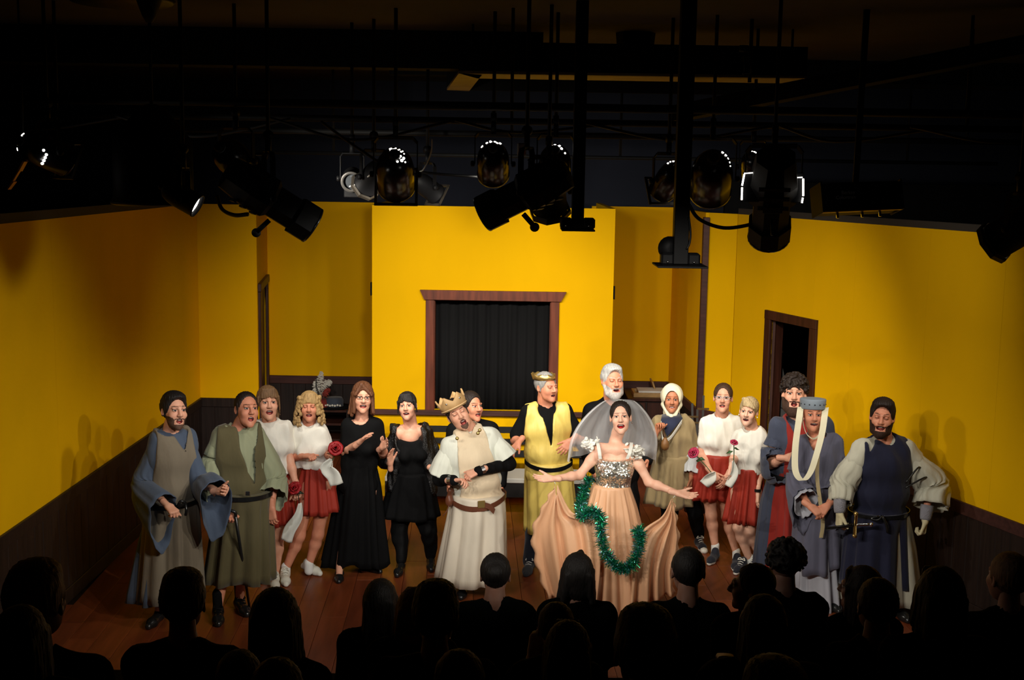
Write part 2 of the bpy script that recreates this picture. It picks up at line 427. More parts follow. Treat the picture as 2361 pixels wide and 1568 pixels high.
def on_right(px):
    k = ray(px, 900); k = k[0]/k[1]; Y = (RC[0]+.377*RC[1])/(k+.377); return (RC[1]-Y)/7.4*L
e0, e1 = on_right(1772), on_right(1866)
cuts = [0, e0, e1, e1+.62, on_right(2125), on_right(2300), L]
pn = [(cuts[i], cuts[i+1], 0, WALL_H) for i in range(6) if i != 1]+[(e0, e1, 2.035, WALL_H)]
wr_, MxR, _ = wall('wall_right', RC, RE, pn, [(0, e0-.085), (e1+.1, L)], [(0, e0-.085), (e1+.1, L)])
d2 = struct(obj('door_2', xf(join(box((e0-.09, .004, 0), (e0+.012, .03, 2.035), .003), box((e1-.012, .004, 0), (e1+.1, .03, 2.035), .003)), MxR), DKWOOD, smooth=False))
obj('header', xf(box((e0-.09, .004, 2.035), (e1+.1, .034, 2.125), .003), MxR), DKWOOD, d2, False)
for q in (box((e0-.02, -.14, 0), (e0, .004, 2.035)), box((e1, -.14, 0), (e1+.02, .004, 2.035)), box((e0, -.14, 2.035), (e1, .004, 2.05))):
    obj('reveal', xf(q, MxR), DKWOOD, d2, False)
# door leaf swung inward
hx = xf((np.array([[e0-.004, -.012, 0]]), []), MxR)[0][0]; la = nrm(V3(.325, .946, 0))
MxLf = frame_mat(hx, la, np.cross(V3(0, 0, 1), la), V3(0, 0, 1))
lf = obj('door_leaf', xf(box((0, -.035, .01), (.82, .005, 2.02), .003), MxLf), DKWOOD, d2, False)
BRASS = mat('brass', (.55, .36, .12), .35, 1.0)
for z in (1.72, 1.60): obj('hinge', xf(box((.70, -.042, z), (.78, -.034, z+.018), .001), MxLf), BRASS, lf, False)
obj('latch', xf(box((.80, -.04, 1.60), (.812, -.036, 1.76), .001), MxLf), mat('steel', (.55, .55, .55), .3, 1.0), lf, False)
# black drape added behind the right doorway to keep the opening dark
bs = struct(obj('added_drape_right', box((2.45, 14.2, 0), (6.4, 14.3, 3.4)), BLACK, smooth=False))
# paper banner hanging behind the open door
PAPER = mat('paper', (.62, .63, .60), .8, noise=.15, nscale=(3, 3, 3)); INK = mat('ink', (.03, .03, .035), .8)
bq = lambda px, py, d=0: at(px, py, 13.25+d)
pb = bq(1803, 1010); pb[2] = max(0, pb[2]-.6)
bn = thing('paper_banner', 'pale drawn paper sheet hanging behind the open stage door', 'banner', pb)
sh = [bq(1791, 818), bq(1802, 836), bq(1814, 890), bq(1826, 1030), bq(1826, 1140), bq(1772, 1140), bq(1776, 1000)]
sv = np.array(sh+[q+V3(0, .004, 0) for q in sh])
obj('sheet', (sv, [(6, 5, 4, 3, 2, 1, 0), tuple(range(7, 14))]+[(i, (i+1) % 7, 7+(i+1) % 7, 7+i) for i in range(7)]), PAPER, bn, False)
for pts in ([(1788, 905), (1795, 915), (1786, 928), (1794, 936)], [(1798, 890), (1801, 915), (1808, 935)], [(1786, 945), (1800, 940), (1810, 948)]):
    obj('ink_line', tube(spline([bq(x, y, -.006) for x, y in pts], 14), .004, 5), INK, bn)

# --- the hall above and around
struct(obj('ceiling', box((-7, -1, 4.6), (7, 16.2, 4.75)), CEIL, smooth=False))
struct(obj('wall_back', box((-7, 15.9, 0), (7, 16.05, 4.6)), DARKWALL, smooth=False))
struct(obj('wall_hall_left', box((-6.6, -1, 0), (-6.5, 16.2, 4.6)), DARKWALL, smooth=False))
struct(obj('wall_hall_right', box((6.5, -1, 0), (6.6, 16.2, 4.6)), DARKWALL, smooth=False))
struct(obj('wall_hall_rear', box((-7, -1.1, 0), (7, -1, 4.6)), DARKWALL, smooth=False))
tr = struct(obj('trim_2', bar((LW0[0]-.02, LW0[1], WALL_H+.035), (LW1[0]-.02, LW1[1], WALL_H+.035), .06, .07), mat('flat_edge', (.03, .025, .02), .8), smooth=False))
struct(obj('trim_3', bar((RC[0]+.02, RC[1], WALL_H+.03), (RE[0]+.02, RE[1], WALL_H+.03), .06, .06), MATS['flat_edge'], smooth=False))
# ================================================================== LIGHTING RIG
GLOSS = mat('gloss_black_enamel', (.004, .004, .005), .22, spec=.3)
SATIN = mat('satin_black_metal', (.004, .004, .0045), .55, spec=.12)
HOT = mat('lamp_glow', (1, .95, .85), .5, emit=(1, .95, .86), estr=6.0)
PIPE = mat('pipe_black', (.006, .006, .006), .6, spec=.12)
CABLE = mat('cable_rubber', (.006, .006, .006), .55, spec=.3)
LENS = mat('lens_glass', (.05, .055, .06), .08, spec=.9, coat=.6)
RIM = mat('rim_aluminium', (.75, .75, .74), .22, 1.0)
GELF = mat('gel_frame_metal', (.04, .034, .026), .45, .5)
WCAB = mat('white_cable', (.55, .53, .48), .5)

# beams and open frame under the ceiling
for i, (pa, pb_, w_, h_, lb) in enumerate([((-300, 120), (1250, 190), .28, .30, 'black ceiling beam behind the dome pendant lamp'),
                                      ((900, 255), (2700, 240), .22, .20, 'black ceiling beam over the right-hand lamps')]):
    Yb = (10.2, 12.2)[i]
    a = at(*pa, Yb); b = at(*pb_, Yb); a[2] = b[2] = 4.6-h_/2
    tag(obj('ceiling_beam', bar(a, b, w_, h_), BEAM, smooth=False), lb, 'beam')
dg = bar(at(1560, 262, 9.8), at(2700, 40, 7.6), .16, .12)
tag(obj('diagonal_beam', dg, BEAM, smooth=False), 'dark beam running diagonally across the upper right of the ceiling', 'beam')
# open rectangular duct frame
fz = 4.22
def at_z(px, py, z):
    d = ray(px, py); return np.array([0, 0, CAM_Z])+d*((z-CAM_Z)/d[2])
fr = thing('ceiling_frame', 'open rectangular metal trough frame hung under the ceiling', 'duct', at_z(1450, 180, fz))
FRM = mat('trough_metal', (.30, .23, .14), .5, .3, noise=.3, nscale=(4, 4, 4))
def slab(pts, th): 
    q = np.array(pts); n = len(q); return np.concatenate([q, q+V3(0, 0, th)]), [tuple(range(n)), tuple(range(2*n-1, n-1, -1))]+[(i, n+i, n+(i+1) % n, (i+1) % n) for i in range(n)]
fa_, fb_ = at_z(1058, 169, fz), at_z(1860, 182, fz)
obj('long_side', slab([at_z(1058, 169, fz), at_z(1860, 181, fz), at_z(1850, 193, fz), at_z(1100, 181, fz)], .02), FRM, fr, False)
obj('end_plate', slab([at_z(1058, 169, fz), at_z(1112, 172, fz), at_z(1082, 210, fz), at_z(1030, 208, fz)], .02), FRM, fr, False)
obj('side_wall', bar(fa_+V3(0, .02, .12), fb_+V3(0, .02, .12), .03, .24), BEAM, fr, False)
obj('side_wall', bar(at_z(1030, 208, fz)+V3(0, -.02, .12), at_z(1850, 222, fz)+V3(0, 0, .12), .03, .24), BEAM, fr, False)
for q in (fa_+V3(.1, .1, .02), fb_+V3(-.1, .1, .02), at_z(1082, 209, fz)+V3(0, -.05, .02)): obj('hanger', tube([q, V3(q[0], q[1], 4.6)], .010, 6), PIPE, fr)
tag(obj('ceiling_disc', lathe([(.10, 0), (.09, -.02), (.02, -.03)], (at_z(595, 198, 4.58)[0], at_z(595, 198, 4.58)[1], 4.6), (0, 0, 1), 20), mat('pale_disc', (.55, .50, .40), .6)), 'small pale round fitting on the ceiling left of centre', 'ceiling fixture')

# lighting bars
def pipe(px0, py0, px1, py1, Y, r, label):
    a = at(px0, py0, Y); b = at(px1, py1, Y); t = thing('lighting_bar', label, 'pipe', (a+b)/2, 'lighting bars')
    z = (a[2]+b[2])/2; a[2] = b[2] = z
    obj('bar', tube([a, b], r, 10), PIPE, t)
    for f in (.12, .5, .88):
        p = a+(b-a)*f; obj('hanger', tube([p, (p[0], p[1], 4.6)], .012, 6), PIPE, t)
    return z
pipe(-200, 224, 2560, 268, 8.6, .03, 'upper front lighting bar just below the ceiling')
pipe(-200, 258, 2560, 302, 9.4, .026, 'second lighting bar below the ceiling')
pipe(-200, 290, 2560, 330, 10.4, .026, 'third lighting bar back over the stage')
pipe(560, 352, 2300, 376, 11.6, .018, 'thin wire-like bar nearest the back wall')
def cable(name, pts, r, label, m=CABLE, group='loose cables', n=36):
    return tag(obj(name, tube(spline(pts, n), r, 6), m), label, 'cable', group)
for i in range(7):
    x0 = -100+i*370; pts = [at(x0+random.uniform(-40, 40), 262+i*5, 9.0), at(x0+180, 292+random.uniform(0, 28)+i*4, 9.1), at(x0+400, 268+i*6, 9.2)]
    cable('sagging_cable', pts, .012, ['black cable sagging at far left under the bars', 'black cable sagging over the dome lamp', 'black cable sagging over the big spotlight', 'black cable sagging above the speckled can lamp', 'black cable sagging over the centre lamps', 'black cable sagging right of the long post', 'black cable sagging over the flood lamp'][i])
cable('diagonal_cable', [at(740, 280, 8.8), at(830, 345, 8.9), at(900, 385, 9.0), at(1000, 400, 9.1), at(1110, 408, 9.2)], .011, 'black cable running diagonally past the centre-left lamps')
cable('drooping_cable', [at(1587, 470, 8.2), at(1612, 505, 8.2), at(1665, 525, 8.2), at(1720, 520, 8.15), at(1758, 506, 8.1)], .014, 'thick black cable drooping from the long post to the right lamp')
cable('short_cable', [at(500, 450, 8.2), at(512, 482, 8.2), at(540, 496, 8.15), at(572, 494, 8.1)], .014, 'thick black cable looping beside the big left spotlight')
cable('thin_cable', [at(996, 320, 9.0), at(994, 350, 9.0), at(978, 388, 9.0), at(968, 396, 9.0)], .005, 'thin cable hanging right of the spotted lamp', WCAB)

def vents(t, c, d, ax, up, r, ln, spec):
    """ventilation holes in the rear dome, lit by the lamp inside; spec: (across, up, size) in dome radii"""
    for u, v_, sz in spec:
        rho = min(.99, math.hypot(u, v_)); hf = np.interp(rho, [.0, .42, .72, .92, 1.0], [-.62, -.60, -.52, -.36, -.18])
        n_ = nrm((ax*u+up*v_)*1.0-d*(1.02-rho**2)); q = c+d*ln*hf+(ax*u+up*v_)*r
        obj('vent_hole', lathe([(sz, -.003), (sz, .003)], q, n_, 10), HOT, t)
def yoke(t, c, axis, d, half, up_len, tubew=.022):
    """U bracket: pivots on +-axis, crossbar above"""
    up = nrm(V3(0, 0, 1)-axis*axis[2]); p = [c+axis*half, c+axis*half+up*up_len*.86, c+axis*half*.8+up*up_len, c-axis*half*.8+up*up_len, c-axis*half+up*up_len*.86, c-axis*half]
    obj('yoke', join(*[bar(p[i], p[i+1], .008, .035, up=d) for i in range(5)]), SATIN, t, False)
    for s in (1, -1): obj('knob', lathe([(.012, 0), (.022, .006), (.022, .025), (.014, .03)], c+axis*s*half, axis*s, 10), SATIN, t)
    top = c+up*up_len
    obj('clamp', join(bar(top-up*.01, top+up*.09, .035, .03), lathe([(.032, -.02), (.032, .02)], top+up*.11, axis, 12)), SATIN, t)
    obj('drop_pipe', tube([top+up*.08, V3(*(top+up*.08)[:2], 4.6)], .013, 8), PIPE, t)
def lamp_frame(px, py, Y, aim):
    c = at(px, py, Y); d = nrm(aim); ax = np.cross(d, V3(0, 0, 1)); ax = nrm(ax) if np.linalg.norm(ax) > .1 else V3(1, 0, 0)
    return c, d, ax, np.cross(ax, d)
def par(px, py, Y, aim, r, ln, label, frame='square', body=GLOSS, yk=True, watts=0, cone=70, holes=None):
    c, d, ax, up = lamp_frame(px, py, Y, aim)
    t = thing('can_lamp', label, 'stage light', c, 'hanging stage lamps')
    prof = [(.01, -ln*.62), (r*.42, -ln*.60), (r*.72, -ln*.52), (r*.92, -ln*.36), (r, -ln*.18), (r*1.0, .0), (r, ln*.36), (r*1.03, ln*.37), (r*1.03, ln*.42), (r*.93, ln*.42), (r*.93, ln*.30)]
    obj('body', lathe(prof, c, d, 28, (True, False)), body, t)
    obj('lens', lathe([(r*.93, ln*.30), (r*.6, ln*.335), (.01, ln*.35)], c, d, 24, (False, True)), HOT if watts else LENS, t)
    if frame == 'square':
        s = r*1.08; o = c+d*(ln*.44)
        fr_ = [obox(o+ax*s*a+up*s*b, ax, up, d, .02 if a else 2*s+.02, .02 if b else 2*s+.02, .01) for a, b in ((1, 0), (-1, 0), (0, 1), (0, -1))]
        obj('gel_frame', join(*fr_), GELF, t, False)
    elif frame == 'octagon':
        obj('gel_frame', lathe([(r*1.12, ln*.40), (r*1.22, ln*.44), (r*1.22, ln*.52), (r*1.1, ln*.52)], c, d, 8, (False, False)), GELF, t, False)
    if holes: vents(t, c, d, ax, up, r, ln, holes)
    obj('rear_cap', lathe([(r*.30, -ln*.60), (r*.30, -ln*.70), (r*.16, -ln*.74)], c, d, 14), SATIN, t)
    if watts: spot(c+d*ln*.56, c+d*4, watts, cone, 1.0, WARM, r*.6)
    if yk: yoke(t, c, ax, d, r*1.14, max(.2, r*1.9))
    return t
def profile_spot(px, py, Y, aim, s, label, watts=0, cone=50):
    """ellipsoidal spotlight; s = half width of the lamp house"""
    c, d, ax, up = lamp_frame(px, py, Y, aim)
    t = thing('profile_spotlight', label, 'stage light', c, 'hanging stage lamps')
    a8 = np.linspace(0, 2*math.pi, 8, endpoint=False)+math.pi/8
    def ring(h, w, v): return c+d*h+np.cos(a8)[:, None]*ax*w*1.08+np.sin(a8)[:, None]*up*v*1.08
    obj('lamp_house', loft([ring(-2.6*s, .45*s, .45*s), ring(-2.5*s, .8*s, .8*s), ring(-1.2*s, s, s), ring(-.2*s, s, s), ring(0, .82*s, .82*s)], True, (True, True)), SATIN, t, False)
    obj('lens_barrel', loft([ring(-.05*s, .78*s, .78*s), ring(1.3*s, .78*s, .78*s), ring(1.32*s, .92*s, .92*s), ring(2.2*s, .92*s, .92*s), ring(2.25*s, .8*s, .8*s)], True, (True, False)), SATIN, t, False)
    obj('lens', lathe([(.8*s, 2.18*s), (.5*s, 2.24*s), (.01, 2.27*s)], c, d, 20, (False, True)), HOT if watts else LENS, t)
    obj('lens_rim', lathe([(.84*s, 2.2*s), (.95*s, 2.22*s), (.95*s, 2.32*s), (.88*s, 2.32*s)], c, d, 24, (False, False)), GLOSS, t)
    for k in range(3): obj('cooling_fin', obox(c-d*s*(.5+.55*k)-up*s*1.02, ax, up, d, 1.3*s, .014, .09*s+.01), SATIN, t, False)
    obj('shutter_handle', join(bar(c-up*.9*s+d*.05, c-up*1.7*s+d*.02, .016, .03), lathe([(.03, -.006), (.03, .006)], c-up*1.75*s+d*.02, ax, 14)), SATIN, t)
    if watts: spot(c+d*2.5*s, c+d*4, watts, cone, 1.0, WARM, s*.6)
    yoke(t, c-d*.2*s, ax, d, s*1.2, s*2.2)
    return t
# left group
par(112, 352, 8.3, (.62, .75, -.35), .115, .34, 'glossy black can lamp at far left of the rig', watts=45, cone=80, holes=[(-0.15, 0.45, 0.0120), (-0.12, 0.30, 0.0090), (-0.32, 0.53, 0.0070), (-0.69, 0.41, 0.0060), (-0.87, -0.01, 0.0060), (-0.57, -0.39, 0.0110), (0.94, -0.17, 0.0090), (0.95, -0.35, 0.0090), (0.92, -0.53, 0.0090), (0.87, -0.71, 0.0100), (0.79, -0.89, 0.0100)])
gl = thing('gel_holder', 'small slotted metal bracket catching orange light at the far left edge', 'bracket', at(40, 410, 8.3))
GM = mat('orange_lit_metal', (.42, .20, .05), .45, .5)  # orange light on the bracket is put into its base colour
obj('arm', bar(at(53, 380, 8.3), at(22, 432, 8.3), .035, .008), GM, gl, False)
obj('end_tab', bar(at(58, 372, 8.3), at(46, 394, 8.3), .06, .012), GM, gl, False)
obj('drop_rod', tube([at(56, 374, 8.3), V3(*at(56, 374, 8.3)[:2], 4.6)], .008, 6), PIPE, gl)
obj('end_tab', bar(at(34, 418, 8.3), at(20, 436, 8.3), .055, .012), GM, gl, False)
par(424, 458, 7.7, (.80, -.06, -.42), .075, .24, 'small tapered lamp with a bright lens edge beside the dome', 'none', SATIN, watts=25, cone=60)
profile_spot(628, 462, 8.0, (.78, .30, -.52), .135, 'large black profile spotlight pointing down to the right', 120, 60)
par(545, 372, 8.6, (.3, .8, -.4), .12, .34, 'dim black can lamp behind the large left spotlight', watts=235, cone=95)
# dome pendant house lamp
dp = at(355, 470, 8.22); dm = thing('dome_pendant_lamp', 'large black dome pendant lamp hanging on a thin rod', 'lamp', dp)
zt = 4.6-dp[2]
obj('dome_shade', lathe([(.27, 0), (.275, .02), (.262, .05), (.26, .42), (.20, .50), (.10, .62), (.035, .66)], dp, (0, 0, 1), 28, (False, True)), SATIN, dm)
obj('rim_ring', lathe([(.25, -.01), (.28, 0), (.28, .012), (.25, .012)], dp, (0, 0, 1), 28, (False, False)), GELF, dm)
obj('rod', tube([dp+V3(0, 0, .64), dp+V3(0, 0, zt)], .012, 8), SATIN, dm)
obj('ceiling_cup', lathe([(.10, zt), (.085, zt-.03), (.045, zt-.14), (.02, zt-.18)], dp, (0, 0, 1), 18), SATIN, dm)
obj('bulb', lathe([(.01, .05), (.06, .08), (.07, .14), (.03, .22)], dp, (0, 0, 1), 14), LENS, dm)
tag(obj('ceiling_rose', lathe([(.36, 4.6), (.33, 4.575), (.15, 4.56), (.02, 4.56)], (at(283, 62, 8.5)[0], 8.5, 0), (0, 0, 1), 26), GELF), 'flat oval ceiling disc above the dome pendant lamp', 'ceiling rose')
tag(obj('ceiling_speaker', lathe([(.16, 0), (.15, -.10), (.10, -.17), (.06, -.18)], (at(1465, 100, 10.0)[0], 10.0, 4.6), (0, 0, 1), 8), SATIN, smooth=False), 'small black faceted housing under the ceiling above the trough', 'ceiling fixture')
# centre-left group
t = par(812, 412, 9.6, (.05, -.9, -.25), .08, .22, 'round can lamp facing the audience with a pale ring', 'none', SATIN)
obj('front_ring', lathe([(.062, .092), (.082, .1), (.084, .088), (.078, .08)], at(812, 412, 9.6), nrm((.05, -.9, -.25)), 24, (False, False)), mat('dull_ring', (.07, .066, .06), .5, .4), t)
obj('terminal_box', box(at(812, 445, 9.6)-V3(.06, .04, .035), at(812, 445, 9.6)+V3(.06, .04, .035), .006), SATIN, t, False)
cable('white_cable', [at(806, 430, 9.5), at(825, 424, 9.4), at(842, 412, 9.3), at(853, 404, 9.2)], .006, 'pale cable curling from the round can lamp', WCAB)
par(912, 402, 8.7, (-.05, .86, -.5), .135, .40, 'glossy black can lamp speckled with reflections left of centre', 'square', watts=205, cone=88, holes=[(-0.21, 0.55, 0.0110), (-0.03, 0.45, 0.0100), (-0.17, 0.34, 0.0110), (0.07, 0.28, 0.0100), (0.16, 0.38, 0.0070), (0.33, 0.32, 0.0070), (0.48, 0.24, 0.0050), (0.05, 0.59, 0.0060), (0.24, 0.49, 0.0060), (0.41, 0.42, 0.0050), (0.16, 0.08, 0.0090), (0.31, 0.03, 0.0090), (0.47, -0.05, 0.0100), (0.22, -0.08, 0.0100), (0.38, -0.20, 0.0110), (0.16, -0.28, 0.0080), (0.55, -0.22, 0.0060), (0.01, -0.04, 0.0060)])
par(862, 408, 9.35, (-.5, .6, -.45), .10, .30, 'dark can lamp tucked beside the speckled one', 'octagon', SATIN)
par(985, 432, 10.2, (.6, .55, -.5), .085, .28, 'small can lamp with a yellow-lit gel frame', 'square', SATIN)
# centre group
profile_spot(1205, 448, 7.7, (-.80, .20, -.42), .125, 'large black profile spotlight pointing down to the left over the stage centre', 120, 60)
par(1137, 378, 8.8, (0, .85, -.5), .115, .34, 'glossy can lamp left of the pair behind the centre spotlight', 'none', watts=150, cone=88, holes=[(-0.67, 0.33, 0.0100), (-0.38, 0.52, 0.0090), (-0.14, 0.55, 0.0100), (0.11, 0.59, 0.0090), (0.25, 0.46, 0.0090), (0.44, 0.53, 0.0090), (-0.18, 0.69, 0.0060)])
par(1280, 384, 8.8, (.05, .85, -.5), .115, .34, 'glossy can lamp right of the pair behind the centre spotlight', 'none', watts=150, cone=88, holes=[(-0.30, 0.50, 0.0050), (-0.20, 0.40, 0.0070), (-0.01, 0.49, 0.0090), (0.20, 0.35, 0.0100), (0.28, 0.47, 0.0080), (0.40, 0.23, 0.0100), (0.62, -0.01, 0.0070)])
par(1264, 440, 8.4, (.12, .55, -.85), .12, .36, 'black can lamp with an eight-sided frame beside the short post', 'octagon', SATIN)
jb = thing('junction_box', 'small grey control box with a red light among the centre lamps', 'box', at(1203, 345, 8.6))
obj('case', box(at(1203, 345, 8.6)-V3(.032, .03, .045), at(1203, 345, 8.6)+V3(.032, .03, .045), .008), mat('grey_plastic', (.22, .21, .18), .5), jb, False)
obj('indicator', lathe([(.005, 0), (.004, .006)], at(1202, 351, 8.565), (0, -1, 0), 8), mat('red_indicator', (.8, .02, .01), .4, emit=(1, .03, .01), estr=1.5), jb)
# two hanging posts with base plates
def post(px, py0, py1, Y, w_, plate, label):
    b = at(px, py1, Y); t = thing('hanging_post', label, 'post', b)
    obj('post', box(b+V3(-w_/2, -w_/2, .01), V3(b[0]+w_/2, b[1]+w_/2, 4.6), .004), SATIN, t, False)
    obj('base_plate', box(b+V3(-plate/2, -.16, -.006), b+V3(plate/2, .16, .006), .002), SATIN, t, False)
    for s in (-1, 1):
        obj('bracket', xf(box((-.04, -.05, 0), (.04, .05, .075), .012), frame_mat(b+V3(s*(w_/2+.036), 0, .004), V3(1, 0, 0), V3(0, 1, 0), V3(0, 0, 1))), SATIN, t, False)
        obj('bolt', lathe([(.007, 0), (.007, .006)], b+V3(s*(w_/2+.036), -.051, .025), (0, -1, 0), 8), RIM, t)
    return t
post(1331, 300, 529, 8.2, .082, .22, 'short square black post with a base plate near the stage centre')
t = post(1567, 200, 612, 7.6, .092, .31, 'long square black post with a wide base plate right of centre')
c2 = at(1543, 572, 7.66); obj('motor_housing', lathe([(.02, -.05), (.055, -.045), (.075, 0), (.055, .045), (.02, .05)], c2, (.2, -1, 0), 18), SATIN, t)
obj('cord', tube(spline([at(1588, 500, 7.55), at(1592, 535, 7.55), at(1590, 560, 7.55), at(1583, 575, 7.55)], 14), .007, 6), CABLE, t)
# right group
t = profile_spot(1780, 462, 8.0, (.10, .62, -.68), .150, 'black profile spotlight edged with light hanging at the right')
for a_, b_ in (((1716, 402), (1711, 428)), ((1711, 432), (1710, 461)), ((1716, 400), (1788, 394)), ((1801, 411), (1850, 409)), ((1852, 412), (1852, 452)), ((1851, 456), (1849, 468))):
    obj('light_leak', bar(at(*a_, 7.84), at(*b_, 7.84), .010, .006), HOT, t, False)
obj('rear_plate', box(at(1782, 430, 7.86)-V3(.195, .004, .10), at(1782, 430, 7.86)+V3(.195, .004, .09), .003), SATIN, t, False)
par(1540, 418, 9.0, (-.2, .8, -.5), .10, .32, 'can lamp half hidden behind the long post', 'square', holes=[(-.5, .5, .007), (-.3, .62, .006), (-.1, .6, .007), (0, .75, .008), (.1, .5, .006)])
par(1640, 412, 8.8, (.1, .8, -.5), .15, .42, 'large dark can lamp right of the long post', 'none', watts=235, cone=95, holes=[(.45, .55, .009), (.6, .4, .009), (.7, .25, .007), (.78, .1, .006), (.82, -.05, .005)])
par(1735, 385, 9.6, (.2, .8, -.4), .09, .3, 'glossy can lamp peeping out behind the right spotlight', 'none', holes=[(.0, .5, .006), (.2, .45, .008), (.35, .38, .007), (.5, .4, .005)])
fc = at(1975, 458, 8.4); fd = thing('flood_light', 'wide black floodlight with faint lettering at the right of the rig', 'stage light', fc, 'hanging stage lamps')
ta = R(3); fx = V3(math.cos(ta), .12, math.sin(ta)); fx = nrm(fx); fzv = nrm(V3(-math.sin(ta), .25, math.cos(ta))); fyv = nrm(np.cross(fzv, fx)); fzv = np.cross(fx, fyv)
obj('housing', obox(fc, fx, fyv, fzv, .55, .20, .19, .012), SATIN, fd, False)
for s in (-1, 1): obj('end_cap', obox(fc+fx*s*.282, fx, fyv, fzv, .012, .22, .21, .004), SATIN, fd, False)
obj('lower_lip', obox(fc-fzv*.102-fyv*.08, fx, fyv, fzv, .56, .03, .008), mat('lip_metal', (.30, .17, .05), .4, .5), fd, False)
for s in (-.35, 0.0, .25): obj('latch', obox(fc-fzv*.125-fyv*.07+fx*s*.5, fx, fyv, fzv, .018, .012, .04, .002), RIM, fd, False)
obj('handle', tube([fc+fx*.29+fzv*.02, fc+fx*.31+fzv*.10, fc+fx*.25+fzv*.115], .005, 6), RIM, fd)
obj('yoke', join(bar(fc+fzv*.09, V3(fc[0], fc[1], 4.6), .04, .02), bar(fc-fx*.12+fzv*.1, fc+fx*.12+fzv*.1, .03, .02)), SATIN, fd, False)
spot(fc-fyv*.0+V3(.05, .2, -.12), fc+V3(1.0, 2.6, -1.4), 40, 120, 1.0, WARM, .08)
def text_mesh(name, body, size, o, x, y, m, parent, depth=.001):
    cu_ = bpy.data.curves.new(name, 'FONT'); cu_.body = body; cu_.size = size; cu_.extrude = depth; cu_.align_x = 'RIGHT'
    to = bpy.data.objects.new(name, cu_); COL.objects.link(to); dgp = bpy.context.evaluated_depsgraph_get(); dgp.update()
    me = bpy.data.meshes.new_from_object(to.evaluated_get(dgp)); bpy.data.objects.remove(to)
    ob = bpy.data.objects.new(name, me); COL.objects.link(ob); me.materials.clear(); me.materials.append(m)
    ob.parent = parent; ob.matrix_local = Matrix(frame_mat(np.array(o)-wloc(parent), x, y, np.cross(x, y)).tolist()); return ob
LET = mat('pale_lettering', (.35, .35, .35), .6)
for i, wd in enumerate(('Berkey', 'Colortran')):
    text_mesh('lettering', wd, .034, fc-fyv*.103-fx*.05+fzv*(.012-.032*i), fx, fzv, LET, fd)
par(2345, 528, 8.2, (-.45, .55, -.45), .125, .40, 'black lamp cut off by the right edge of the picture', 'octagon', SATIN, watts=60, cone=85)
# rod bracket with hanging hardware near the ceiling, right
hr = thing('hanging_rod', 'thin black rod with a clamp hanging from the ceiling right of centre', 'rod', at(1728, 190, 9.0))
obj('rod', tube([at(1728, 190, 9.0), V3(at(1728, 190, 9.0)[0], 9.0, 4.6)], .014, 8), PIPE, hr)
obj('clamp', join(obox(at(1722, 150, 9.0), V3(1, 0, 0), V3(0, 1, 0), V3(0, 0, 1), .06, .05, .14, .01), lathe([(.025, -.03), (.025, .03)], at(1715, 112, 9.0), (1, 0, 0), 10)), PIPE, hr)
# ================================================================== PEOPLE: TOOLKIT
SK = {'fair': srgb(226, 170, 142), 'pale': srgb(236, 188, 162), 'ruddy': srgb(214, 146, 116), 'tan': srgb(190, 126, 92)}
LIPM = mat('lips', srgb(196, 96, 86), .5); REDLIP = mat('red_lips', srgb(190, 25, 30), .35)
MOUTH = mat('mouth_inside', (.14, .022, .02), .6); TEETH = mat('teeth', (.75, .72, .64), .35)
EYEW = mat('eye_white', (.50, .47, .43), .5, spec=.2); IRIS = mat('iris', (.035, .026, .022), .6, spec=.1)
def skin(name):
    c = SK[name]; return mat('skin_'+name, c, .5, noise=.14, nscale=(20, 20, 20), col2=tuple(np.array(c)*np.array((.92, .80, .76))), spec=.35)
HAIRC = {'black': (.012, .009, .008), 'brown': (.075, .035, .016), 'dkbrown': (.022, .012, .008), 'ltbrown': (.20, .105, .045), 'auburn': (.15, .055, .022), 'blonde': (.48, .30, .12),
         'palebl': (.62, .46, .24), 'white': (.58, .57, .54), 'grey': (.34, .33, .31)}
def hairm(name): return mat('hair_'+name, HAIRC[name], .62, noise=.45, nscale=(90, 90, 9), bump=.5, bscale=(160, 160, 14), spec=.35)

